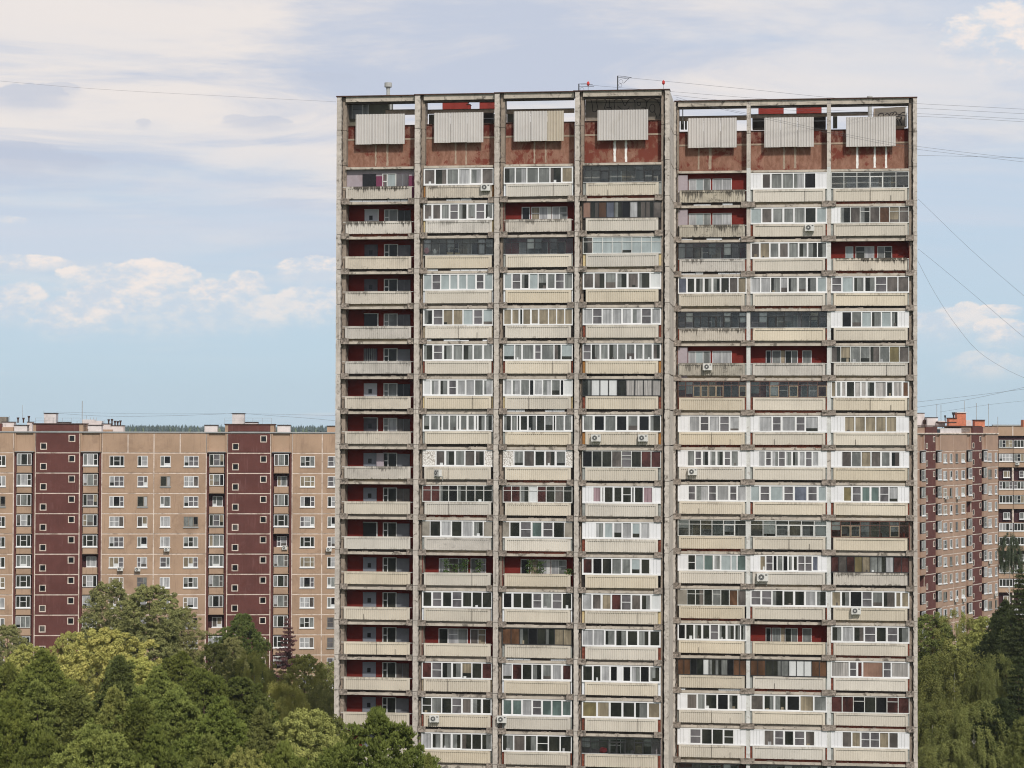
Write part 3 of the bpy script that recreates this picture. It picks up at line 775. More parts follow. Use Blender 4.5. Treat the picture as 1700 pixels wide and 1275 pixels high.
# ---- build every balcony
SLABS = {}
for k in range(7):
    u0, u1 = BU[k]; w_ = u1 - u0; v = BV[k]
    inset_l = .17 if k else .03; inset_r = .12 if k else .17
    if k == 3: inset_l = .24; inset_r = .22
    if k == 4: inset_l = .10; inset_r = .14
    if k >= 5: inset_l = .20; inset_r = .14
    ribs = 31 if k < 5 else 40
    par = {c: parapet(w_ - inset_l - inset_r, ribs, c, .038 if k < 4 else (.038 if k == 4 else .015)) for c in ('cream', 'cream_old', 'cream_filthy')}
    par_s = [parapet(w_ - inset_l - inset_r, ribs, 'cream', .038 if k < 5 else .015, q_) for q_ in ((.36,), (.5, -.78), (-.3,), (.72,))]
    for r_ in range(18):
        rr = random.Random(1000 * k + r_)
        z = zr(r_)
        gm = GAPM[rr.randrange(len(GAPM))]
        bal = tob('balcony', slab_mesh(w_, gm, 17 * k + r_), u0, v, z)
        pm = 'cream'
        if k == 0: pm = 'cream_old'
        if k == 0 and r_ > 8: pm = 'cream'
        if (k == 1 and r_ in (0, 1, 10)) or (k == 2 and r_ in (1,)) or (k == 6 and r_ in (2, 11)) or (k == 5 and r_ in (5,)): pm = 'cream_old'
        if k == 4 and r_ in (0, 1, 5): pm = 'cream_filthy'
        if k == 4 and r_ in (2, 4): pm = 'cream_old'
        pme = par_s[rr.randrange(4)] if pm == 'cream' and rr.random() < .38 else par[pm]
        p_ = ob('parapet', pme, bal, (inset_l + rr.uniform(-.02, .02), -.06, .43 + rr.uniform(-.012, .012)))
        p_.rotation_euler = (rr.gauss(0, .006), rr.gauss(0, .0022), rr.gauss(0, .003))
        # corbels
        if k < 4:
            ob('bracket', brL[rr.randrange(4)], bal, (-.30, 0, .0)); ob('bracket', brL[rr.randrange(4)], bal, (w_ - .42 if k < 3 else w_ - .5, 0, 0))
        elif k == 4: ob('bracket', brL[rr.randrange(4)], bal, (-.35, 0, 0)); ob('bracket', brW[rr.randrange(4)], bal, (w_ - .45, 0, 0))
        elif k == 5: ob('bracket', brW[rr.randrange(4)], bal, (w_ - .42, 0, 0))
        else: ob('bracket', brL[rr.randrange(4)], bal, (w_ - .25, 0, 0))
        if k == 0:
            # escape-stair loggia: red wall, door, stair window
            b = MB(); dep = 1.3 if r_ else .42
            wallm = 'mauve_wall' if r_ == 0 else 'red_wall'
            b.box(-.05, w_ + .03, dep, dep + .1, .20, 3.0, wallm); b.box(-.06, 0, .24, dep, .20, 2.8, 'concrete_pier'); b.box(w_, w_ + .04, .24, dep, .20, 2.8, 'red_wall')
            ob('loggia_wall', b.mesh('loggia_wall'), bal)
            dx0, dx1 = w_ * .235, w_ * .43
            dm = {0: 'pane_b', 1: 'door_white', 2: 'door_dark', 3: 'door_dark', 4: 'pane_b', 5: 'door_dark', 6: 'door_white', 7: 'door_dark', 10: 'pane_b', 8: 'door_grey'}.get(r_, 'door_grey')
            b = MB()
            b.box(dx0, dx1, dep - .06, dep, .25, 2.48, dm)
            if dm != 'pane_b':
                b.box(dx0 + .38, dx0 + .66, dep - .075, dep - .06, 1.66, 2.02, 'pane_b')
                b.box(dx0 + .34, dx0 + .70, dep - .07, dep - .06, 1.62, 1.66, dm); 
            if r_ in (1, 4, 7, 10): b.box(dx1, dx1 + .09, dep - .09, dep - .01, .25, 2.52, 'white_metal'); b.box(dx0 - .03, dx1, dep - .09, dep - .01, 2.48, 2.53, 'white_metal')
            if r_ == 5:
                for q_ in range(7): b.box(dx0 + q_ * .15, dx0 + q_ * .15 + .03, dep - .12, dep - .09, .3, 2.5, 'slot_grey')
            ob('door', b.mesh('door'), bal)
            if r_ == 8: b = MB(); b.box(dx1 + .03, dx1 + .62, dep - .30, dep - .26, .3, 2.48, 'mauve_wall'); ob('open_door_leaf', b.mesh('open_door_leaf'), bal)
            if r_ == 0: b = MB(); b.box(dx1 + .02, dx1 + .65, dep - .05, dep, .3, 2.3, 'purple_panel'); b.box(w_ - .5, w_, dep - .05, dep, .3, 2.3, 'purple_panel'); ob('purple_panel', b.mesh('purple_panel'), bal)
            b = MB(); x0 = w_ * .525; x1 = w_ * .73; x2 = w_ * .915; y = dep; zt_ = 2.5; z0_ = .9; fm = 'white_metal'
            b.box(x0, x1, y - .07, y, z0_, z0_ + .06, fm); b.box(x0, x1, y - .07, y, zt_ - .06, zt_, fm)
            xm = x0 + .36
            for xx in (x0, xm, x1 - .07): b.box(xx, xx + .075, y - .07, y, z0_ + .06, zt_ - .06, fm)
            b.box(x0 + .075, xm, y - .065, y, 1.82, 1.90, fm)
            c1_ = rr.choice(['pane_g', 'pane_v', 'pane_d']) if r_ < 9 else 'pane_d'
            b.box(x0 + .075, xm, y - .03, y - .01, z0_ + .06, 1.82, c1_, skip='2'); b.box(x0 + .075, xm, y - .03, y - .01, 1.90, zt_ - .06, 'pane_d' if r_ > 7 else c1_, skip='2')
            b.box(xm + .075, x1 - .07, y - .03, y - .01, z0_ + .06, zt_ - .06, {0: 'pane_c', 7: 'pane_l'}.get(r_, c1_), skip='2')
            ob('window', b.mesh('window'), bal)
            b = MB(); c2_ = {1: 'pane_d', 6: 'pane_b', 12: 'grey_pane'}.get(r_, rr.choice(['grey_pane', 'pane_m', 'pane_m', 'pane_v']))
            b.box(x1 + .02, x2, y - .05, y - .01, z0_, zt_ - .08, c2_, skip='2'); xm = (x1 + x2) / 2
            b.box(xm - .02, xm + .02, y - .06, y - .05, z0_, zt_ - .08, 'grey_pane')
            ob('stair_window', b.mesh('stair_window'), bal)
            # handrail stubs past the parapet
            b = MB(); b.box(-.2, 0, 0, .03, 1.36, 1.40, 'white_metal'); b.box(w_ - .25, w_ + .05, 0, .03, 1.36, 1.40, 'white_metal'); ob('handrail', b.mesh('handrail'), bal)
            continue
        style, slot, pn = U1[k][r_].split('|')
        sm = SLOT[slot]
        # infill at each end of the parapet
        for (a, c) in ((0, inset_l - .03), (w_ - inset_r + .03, w_)):
            if slot == 'k' and rr.random() < .5: continue
            b = MB(); b.box(a, c, .02, .08, .43, 1.40, sm)
            if sm == 'brick_red':
                for q_ in range(10): b.box(a + .01, c - .01, .005, .02, .45 + q_ * .095, .45 + q_ * .095 + .07, 'brick_red')
            ob('end_infill', b.mesh('end_infill'), bal)
        if style == 'O':
            kd = {1: 'std', 2: 'b3', 4: 'b5', 5: 'b6', 6: 'b7'}[k]
            loggia_room(bal, w_, rr, kind=kd, dep={'b5': .55, 'std': 1.2}.get(kd, .95))
            b = MB(); b.box(0, w_, -.02, .04, 1.34, 1.38, 'white_metal'); ob('handrail', b.mesh('handrail'), bal)
        elif pn == '':
            n = 9 if k < 5 else 8
            if style == 'D' and k == 5: n = 9
            if style[0] == 'T': n = 6
            loggia_room(bal, w_, rr, wall=rr.choice(['red_wall', 'mauve_wall', 'soffit', 'soffit']) if style[0] != 'N' else 'red_wall', dep=.85)
            clear_glazing(bal, (u0, v, z), w_, 'T' if style[0] == 'T' else ('N' if style[0] == 'N' else 'D'), n, rr)
        else:
            glazing(bal, (u0, v, z), w_, style, pn.split(), rr)

# panes: the 300 largest are parts, the rest one joined part
PANES.sort(key=lambda t_: -t_[0])
n_single = 300
for i, (ar, parent, org, segs, y, _) in enumerate(PANES[:n_single]):
    ob('pane', pane_mesh(segs, y).mesh('pane'), parent)
rest = MB()
for (ar, parent, org, segs, y, _) in PANES[n_single:]:
    pb_ = pane_mesh(segs, y); off = len(rest.v)
    rest.v += [(x + org[0], yy + org[1], z + org[2]) for x, yy, z in pb_.v]
    rest.f += [tuple(j + off for j in f) for f in pb_.f]; rest.m += [rest.mi(pb_.mats[j]) for j in pb_.m]
o = tob('narrow_panes', rest.mesh('narrow_panes'), 0, 0, 0); o['kind'] = 'stuff'
allc = MB()
for parent, g in CLEAR:
    off = len(allc.v); l = parent.location
    allc.v += [(x + l[0], y + l[1], z + l[2]) for x, y, z in g.v]; allc.f += [tuple(j + off for j in f) for f in g.f]; allc.m += [allc.mi('clear_glass')] * len(g.f)
o = tob('old_clear_panes', allc.mesh('old_clear_panes'), 0, 0, 0); o['kind'] = 'stuff'

# ---- attic storey
def hitw(px, py, v): return TW.hit(px, py, v)
def slabpx(b, px0, px1, py0, py1, v, d, mat):
    pxm = (px0 + px1) / 2; pym = (py0 + py1) / 2
    u0 = hitw(px0, pym, v)[0]; u1 = hitw(px1, pym, v)[0]; za = hitw(pxm, py1, v)[1]; zb_ = hitw(pxm, py0, v)[1]
    b.box(u0, u1, v, v + d, za, zb_, mat)
def partpx(name, px0, px1, py0, py1, v, d, mat):
    b = MB(); slabpx(b, px0, px1, py0, py1, v, d, mat); return tob(name, b.mesh(name), 0, 0, 0)
ztop = Z00 + 8.72
for k in range(7):
    u0, u1 = BU[k]; v = BV[k]
    a = u0 - (.75 if k < 4 else .3); c = u1 + (.0 if k < 3 else .62)
    if k in (4, 5): a, c = u0 - .3, BU[k + 1][0] - .3
    if k == 6: a = u0 - .3
    if k < 3: c = BU[k + 1][0] - .75
    b = MB(); b.box(u0 - .02, (u1 if k in (3, 6) else c) , -.02 + v, .75 + v, ztop - .47, ztop - .06, 'beam_concrete'); b.box(u0, u1, v + .1, v + .7, ztop - .60, ztop - .47, 'beam_dark')  # dark lower strip paints in the beam's shaded underside
    tob('roof_beam', b.mesh('roof_beam'), 0, 0, 0)
    b = MB(); b.box(a - .04, c + .04, v - .16, v + .9, ztop - .06, ztop + .02, 'rust_cap'); tob('beam_flashing', b.mesh('beam_flashing'), 0, 0, 0)
    # attic walls
    zA, zB, zC = zr(0) + 3.02, zr(-1) + 2.55, zr(-1) + 3.60
    if k >= 4: zB -= .12; zC -= .12
    b = MB(); b.box(u0, u1, v + .9, v + 1.2, zA, zB - .09, 'paint_salmon'); tob('attic_wall', b.mesh('attic_wall'), 0, 0, 0)
    b = MB(); b.box(u0, u1, v + .92, v + 1.18, zB + .05, zC, 'paint_red_upper'); tob('attic_wall', b.mesh('attic_wall'), 0, 0, 0)
    b = MB(); b.box(u0, u1, v + .87, v + 1.19, zB - .09, zB + .05, 'patch_beige'); tob('mortar_band', b.mesh('mortar_band'), 0, 0, 0)
    b = MB(); b.box(u0, u1, v + .85, v + 1.3, zC, zC + .06, 'rust_cap'); tob('wall_flashing', b.mesh('wall_flashing'), 0, 0, 0)
    # ceiling slab over the top row
    b = MB(); b.box(u0, u1, v + .0, v + .25, zr(0) + 2.82, zr(0) + 3.0, 'beam_concrete'); b.box(u0, u1, v + .25, v + 1.5, zr(0) + 2.86, zr(0) + 3.0, 'soffit'); tob('top_slab', b.mesh('top_slab'), 0, 0, 0)
# second beam seen through the openings
for it in [(640, 688, 182.5, 190, 1), (706, 820, 182, 187.5, 1), (838, 953, 181.5, 187.5, 2), (1127, 1242, 193, 199.5, 4), (1246, 1375, 189.5, 194, 5), (1379, 1441, 187, 191.5, 6)]:
    v = BV[it[4]] + 1.6
    partpx('rear_beam', it[0], it[1], it[2], it[3], v, .3, 'patch_beige'); partpx('rear_beam_flashing', it[0], it[1], it[2] - .9, it[2] - .05, v - .06, .4, 'rust_cap')
# machine rooms behind
vL, vR_ = 1.35, 5.46 + 2.0
partpx('machine_room', 567, 645, 163, 215, BV[0] + 1.4, 2.0, 'green_wall')
b = MB()
for (pa, pb, ya, yb, m_) in [(576, 584, 167, 197, 'pane_m'), (585, 601, 168, 197, 'grey_pane'), (603, 610.5, 167, 197, 'pane_g'), (584, 585.4, 166, 197, 'pipe_grey'), (601, 603, 166, 197, 'pipe_grey'), (610.5, 612, 166, 197, 'pipe_grey'), (576, 612, 165, 166.4, 'pipe_grey'), (585, 601, 181, 182, 'slot_dark')]:
    slabpx(b, pa, pb, ya, yb, BV[0] + 1.30, .09, m_)
tob('machine_room_window', b.mesh('machine_room_window'), 0, 0, 0)
partpx('dark_louvre', 800, 819, 187.5, 206, BV[1] + 2.2, 1.5, 'beam_dark'); partpx('dark_louvre', 712, 722, 190, 206, BV[1] + 2.2, 1.5, 'green_wall')
partpx('louvre_rail', 800, 819, 196, 197.3, BV[1] + 2.1, .05, 'roof_edge')
partpx('machine_room', 842, 856, 187.5, 203, BV[2] + 2.2, 1.5, 'green_wall')
partpx('dark_louvre', 1249, 1270, 194, 212, BV[5] + 2.2, 1.5, 'beam_dark'); partpx('dark_louvre', 1351, 1371, 194, 212, BV[5] + 2.2, 1.5, 'beam_dark')
partpx('louvre_rail', 1250, 1269, 200, 201.4, BV[5] + 2.1, .05, 'roof_edge'); partpx('louvre_rail', 1352, 1371, 200, 201.4, BV[5] + 2.1, .05, 'roof_edge')
partpx('dark_post', 1130, 1135, 200, 214, BV[4] + 2.2, .5, 'green_wall'); partpx('dark_post', 1137, 1140, 200, 214, BV[4] + 2.2, .5, 'green_wall')
partpx('dark_post', 1383, 1390, 191.5, 212, BV[6] + 2.2, .5, 'green_wall')
partpx('machine_room', 972, 1097, 156, 207, BV[3] + 1.45, 3, 'machine_wall')
partpx('wall_sill', 972, 1097, 199, 200.2, BV[3] + 1.38, .1, 'patch_beige')
# sloping-roofed exit with graffiti
b = MB(); v = BV[6] + 2.4
pts = [(1451, 208), (1503, 208), (1503, 177), (1451.5, 180)]
q_ = [hitw(px, py, v) for px, py in pts]; i = len(b.v)
for u_, z_ in q_: b.v.append((u_, v, z_))
for u_, z_ in q_: b.v.append((u_, v + 2.5, z_))
b.f += [(0, 1, 2, 3), (4, 5, 6, 7), (0, 1, 5, 4), (1, 2, 6, 5), (2, 3, 7, 6), (3, 0, 4, 7)]; b.m = [0] * 6; b.mats = ['machine_wall']
tob('roof_exit', b.mesh('roof_exit'), 0, 0, 0)
partpx('exit_trim', 1503.3, 1505.5, 171, 209, v - .1, .2, 'patch_white'); partpx('exit_trim', 1450.3, 1452, 180, 208, v - .08, .2, 'patch_beige'); partpx('exit_trim', 1486, 1505, 209, 211, v - .15, .3, 'patch_beige')
# graffiti
def strokes(name, lines, ox, oy, sc, v, wd):
    b = MB()
    for ln in lines:
        pts = []
        for i in range(len(ln)):
            pts.append(hitw(ox + ln[i][0] / sc, oy + ln[i][1] / sc, v))
        # smooth a little
        sm_ = []
        for i in range(len(pts) - 1):
            p0 = pts[max(i - 1, 0)]; p1 = pts[i]; p2 = pts[i + 1]; p3 = pts[min(i + 2, len(pts) - 1)]
            for t_ in (0, .25, .5, .75):
                f = lambda a0, a1, a2, a3: .5 * (2 * a1 + (a2 - a0) * t_ + (2 * a0 - 5 * a1 + 4 * a2 - a3) * t_ ** 2 + (3 * a1 - a0 - 3 * a2 + a3) * t_ ** 3)
                sm_.append((f(p0[0], p1[0], p2[0], p3[0]), f(p0[1], p1[1], p2[1], p3[1])))
        sm_.append(pts[-1])
        for (a0, z0), (a1, z1) in zip(sm_[:-1], sm_[1:]):
            dx, dz = a1 - a0, z1 - z0; L = math.hypot(dx, dz) or 1e-6; nx, nz = -dz / L * wd, dx / L * wd
            b.quad((a0 - nx, v, z0 - nz), (a1 - nx, v, z1 - nz), (a1 + nx, v, z1 + nz), (a0 + nx, v, z0 + nz), 'spray_black')
    return tob(name, b.mesh(name), 0, 0, 0)
def circ(cx, cy, rx, ry, n=12): return [(cx + rx * math.cos(2 * math.pi * i / n), cy + ry * math.sin(2 * math.pi * i / n)) for i in range(n + 1)]
strokes('graffiti', [[(205, 505), (700, 508), (1190, 505), (1240, 530)], [(205, 468), (235, 458), (262, 472), (275, 510), (285, 560), (290, 640)], [(290, 640), (330, 640), (350, 610)],
    [(365, 610), (350, 540), (338, 478), (390, 460), (450, 463), (482, 490), (470, 540), (455, 590), (470, 605)], [(475, 575), (520, 585), (565, 570)], [(530, 465), (528, 510), (522, 560), (560, 605)],
    [(600, 600), (590, 520), (600, 480), (640, 462), (690, 458), (712, 500), (745, 558), (780, 500), (815, 466), (870, 470), (885, 520), (885, 610)], [(640, 560), (670, 590), (700, 605), (790, 600), (802, 565)],
    [(880, 480), (930, 460), (1000, 463), (1040, 490), (1050, 540), (1030, 605)], circ(940, 530, 26, 24), [(975, 590), (1000, 575), (1020, 590)],
    [(1052, 520), (1068, 485), (1110, 460), (1160, 460), (1205, 490), (1238, 560), (1245, 640), (1225, 705)], circ(1130, 592, 38, 58), [(1160, 640), (1182, 690), (1190, 725)]],
    950, 110, 8.5, BV[3] + 1.44, .024)
strokes('graffiti', [[(360, 545), (362, 515), (395, 490), (440, 485), (472, 505), (470, 540)], [(505, 520), (540, 490), (575, 500), (592, 545)], [(600, 525), (618, 485), (655, 470), (680, 495), (640, 525)],
    [(670, 490), (700, 455), (738, 465), (745, 500), (705, 525)], [(750, 500), (800, 508), (822, 520), (780, 535)], [(820, 520), (850, 480), (900, 463), (938, 462)], [(820, 528), (870, 522), (915, 535), (935, 550)],
    [(730, 560), (790, 555), (845, 570), (838, 610), (795, 615), (760, 580)], [(730, 600), (765, 640), (778, 740)], [(795, 625), (835, 680), (848, 742)]],
    1430, 150, 12.75, BV[6] + 2.39, .035)
# corrugated screens, sheet by sheet
def sheet(w_, h_, n, mat):
    b = MB(); p = w_ / n; d = .085
    for i in range(n):
        a = i * p; pts = [(a, 0), (a + p * .30, -d * .2), (a + p * .42, -d), (a + p * .88, -d), (a + p, 0)]
        for (xa, ya), (xb, yb) in zip(pts[:-1], pts[1:]): b.quad((xa, ya, 0), (xb, yb, 0), (xb, yb, h_), (xa, ya, h_), mat)
    b.box(0, w_, .002, .03, 0, h_, mat)
    return b.mesh('corrugated_sheet')
for k, (pa, pb, ya, yb, spl, beige) in enumerate([(590.5, 672, 189.5, 239.5, (.335, .67), None), (720.5, 802.5, 187, 236.8, (.335, .675), None), (853, 936, 184.5, 234.5, (.335, .67), 2), (992, 1076, 182.5, 232.7, (), None), (1142, 1223, 196, 245.3, (.33, .67), None), (1269, 1351, 195, 244.3, (.335, .67), None), (1404.5, 1487, 194, 243.3, (), None)]):
    v = BV[k] + .35
    u0 = hitw(pa, 215, v)[0]; u1 = hitw(pb, 215, v)[0]; z0 = hitw((pa + pb) / 2, yb, v)[1]; z1 = hitw((pa + pb) / 2, ya, v)[1]
    cuts = [0] + list(spl) + [1]; W_ = u1 - u0
    for i in range(len(cuts) - 1):
        wd = (cuts[i + 1] - cuts[i]) * W_ - (.02 if i < len(cuts) - 2 else 0); mat = 'corrugated_beige' if beige == i else 'corrugated'
        tob('corrugated_sheet', sheet(wd, z1 - z0 - (.02 if i == 1 else 0), max(5, round(wd / .205)), mat), u0 + cuts[i] * W_, v, z0 + (.02 if i == 1 else 0))
    b = MB()
    for zz in (z0 + .3, z1 - .35): b.box(u0 + .1, u1 - .1, v + .04, v + .10, zz, zz + .06, 'rust_cap')
    for xx in (u0 + .3, u1 - .3, (u0 + u1) / 2): b.box(xx - .03, xx + .03, v + .1, v + .95, z0 + .25, z0 + .31, 'rust_cap'); b.box(xx - .03, xx + .03, v + .1, v + .95, z0 + 1.0, z0 + 1.06, 'rust_cap')
    tob('screen_frame', b.mesh('screen_frame'), 0, 0, 0)
# sealing strips on the attic walls
for k, strips, mat in [(0, [(622.5, 625), (641.5, 645)], 'patch_beige'), (1, [(755, 757.5), (772.5, 775)], 'patch_beige'), (2, [(886, 888.5), (905, 907)], 'patch_beige'), (3, [(1018.5, 1022.5), (1037.5, 1041)], 'patch_white'),
                       (4, [(1158.5, 1161.5), (1176.5, 1181)], 'patch_beige'), (5, [(1300, 1303.5), (1318.5, 1322)], 'patch_beige'), (6, [(1421.5, 1425), (1450.5, 1454), (1469.5, 1472.5)], 'patch_white')]:
    for (a, c) in strips:
        r = random.Random(int(a)); v = BV[k] + .885; u0 = hitw(a, 258, v)[0]; u1 = hitw(c, 258, v)[0]; z0 = zr(0) + 3.15 + r.uniform(0, .1); z1 = zr(-1) + 2.30
        b = MB(); n = 12; jl = [r.uniform(-.025, .025) for _ in range(n + 1)]; jr = [r.uniform(-.025, .025) for _ in range(n + 1)]
        for i in range(n):
            za, zb_ = z0 + (z1 - z0) * i / n, z0 + (z1 - z0) * (i + 1) / n
            b.quad((u0 + jl[i], v, za), (u1 + jr[i], v, za), (u1 + jr[i + 1], v, zb_), (u0 + jl[i + 1], v, zb_), mat)
        tob('sealing_strip', b.mesh('sealing_strip'), 0, 0, 0)
# red lift-shaft heads above the roof
for it in [(734.5, 776, 169.5, 183, 1), (775, 780, 173.5, 183, 1), (796, 822, 169.5, 183, 1), (1259, 1301, 174.5, 189.5, 5), (1322, 1364, 174.5, 189.5, 5)]:
    partpx('red_lift_head', *it[:4], BV[it[4]] + 3.0, .7, 'red_box')
    partpx('lift_head_cap', it[0] - .6, it[1] + .6, it[2] - .9, it[2] - .05, BV[it[4]] + 2.95, .8, 'rust_cap')
# vent pipes
def pipe(px, pyt, pyb, v, rad, capr=None, caph=.35, mat='pipe_grey'):
    u_, zt_ = hitw(px, pyt, v); zb_ = hitw(px, pyb, v)[1]; b = MB()
    b.cyl(u_, v, zb_, zt_ - (caph if capr else 0), rad, rad, mat, 12)
    if capr: b.cyl(u_, v, zt_ - caph, zt_, capr, capr, mat, 12); b.cyl(u_, v, zt_ - caph - .25, zt_ - caph, rad, rad * 1.25, mat, 12)
    return tob('vent_pipe', b.mesh('vent_pipe'), 0, 0, 0)
pipe(644.5, 137.5, 195, BV[0] + 2.4, .15, .31)
pipe(645.5, 158, 195, BV[0] + 2.2, .26)
pipe(1444, 160, 196, BV[6] + 2.6, .16, .22, .15)
pipe(1133.5, 175, 205, BV[4] + 1.2, .04, None)
partpx('roof_rail', 1123, 1136, 175, 176.4, BV[4] + 1.2, .04, 'rust_cap')

# ================================================================== THE PANEL BLOCKS BEHIND
def panel_mesh(w, h, holes, mat, d=.05, name='wall_panel'):
    b = MB(); xs = sorted({0, w, *[c for q_ in holes for c in q_[:2]]}); zs = sorted({0, h, *[c for q_ in holes for c in q_[2:]]})
    for i in range(len(xs) - 1):
        for j in range(len(zs) - 1):
            xm = (xs[i] + xs[i + 1]) / 2; zm = (zs[j] + zs[j + 1]) / 2
            if any(a < xm < c and e < zm < g for a, c, e, g in holes): continue
            b.quad((xs[i], 0, zs[j]), (xs[i + 1], 0, zs[j]), (xs[i + 1], 0, zs[j + 1]), (xs[i], 0, zs[j + 1]), mat)
    for a, c, e, g in [(0, w, 0, h)] + holes:
        b.quad((a, 0, e), (a, d, e), (a, d, g), (a, 0, g), mat); b.quad((c, 0, e), (c, d, e), (c, d, g), (c, 0, g), mat)
        b.quad((a, 0, e), (c, 0, e), (c, d, e), (a, d, e), mat); b.quad((a, 0, g), (c, 0, g), (c, d, g), (a, d, g), mat)
    return b.mesh(name)

def win_mesh(w, h, n, r, fm='white_pvc', name='window', sill=True, deep=0.0):
    b = MB(); f = .075; y0 = -.02; p = w / n
    ws = [1.0] * n
    if n == 3: ws = [.8, 1.25, .8] if r.random() < .6 else [1, 1, 1]
    if n == 2: ws = r.choice([[1, 1], [1.25, .75], [.75, 1.25]])
    tot = sum(ws); x = 0; xs = [0]
    for q_ in ws: x += q_ * w / tot; xs.append(x)
    b.box(0, w, y0, .033, 0, f, fm, skip='2'); b.box(0, w, y0, .033, h - f, h, fm, skip='2')
    th = r.choice('ggdvtlgdlm')
    for i in range(n + 1):
        a = max(0, xs[i] - (f * .6 if 0 < i < n else 0)); c = min(w, xs[i] + (f * .6 if 0 < i < n else f)); a = a if i < n else w - f
        b.box(a, c, y0, .033, f, h - f, fm, skip='2')
    for i in range(n):
        c = th if r.random() < .55 else r.choice('ggddvbltm')
        b.box(xs[i] + .03, xs[i + 1] - .03, .012, .032, f * .5, h - f * .5, CODE[c], skip='2')
        if c == 'm' or r.random() < .15: b.box(xs[i] + .05, xs[i + 1] - .05, -.005, .012, h * .5 - .03, h * .5 + .03, fm, skip='2')
        elif r.random() < .3: b.box(xs[i] + .05, xs[i + 1] - .05, .009, .012, f, h * r.uniform(.2, .4), CODE[r.choice('dlvw')], skip='2')
    if sill: b.box(-.06, w + .06, -.12, .03, -.15, 0.0, 'white_pvc' if fm == 'white_pvc' else 'roof_edge')
    return b.mesh(name)
wr = random.Random(77)
WIN3 = [win_mesh(2.0, 1.42, 3, wr, 'white_pvc' if i < 11 else 'machine_wall') for i in range(14)]
WIN2 = [win_mesh(1.38, 1.42, 2, wr, 'white_pvc' if i < 9 else 'machine_wall') for i in range(12)]
LWIN = [win_mesh(2.0, 1.60, 3, wr, 'white_pvc' if i < 9 else 'white_metal', name='loggia_glazing', sill=(i % 2 == 0)) for i in range(12)]
b = MB()
b.box(0, .92, -.03, .04, 0, .12, 'mortar'); b.box(0, .92, -.03, .04, .86, .96, 'mortar'); b.box(0, .12, -.03, .04, .12, .86, 'mortar'); b.box(.80, .92, -.03, .04, .12, .86, 'mortar'); b.box(.12, .80, .01, .03, .12, .86, 'pane_b')
SWIN = b.mesh('stair_window')
b = MB()
b.box(0, .92, -.03, .04, 0, .12, 'mortar'); b.box(0, .92, -.03, .04, .86, .96, 'mortar'); b.box(0, .12, -.03, .04, .12, .86, 'mortar'); b.box(.80, .92, -.03, .04, .12, .86, 'mortar'); b.box(.12, .80, .01, .03, .12, .86, 'pane_v')
SWIN2 = b.mesh('stair_window')

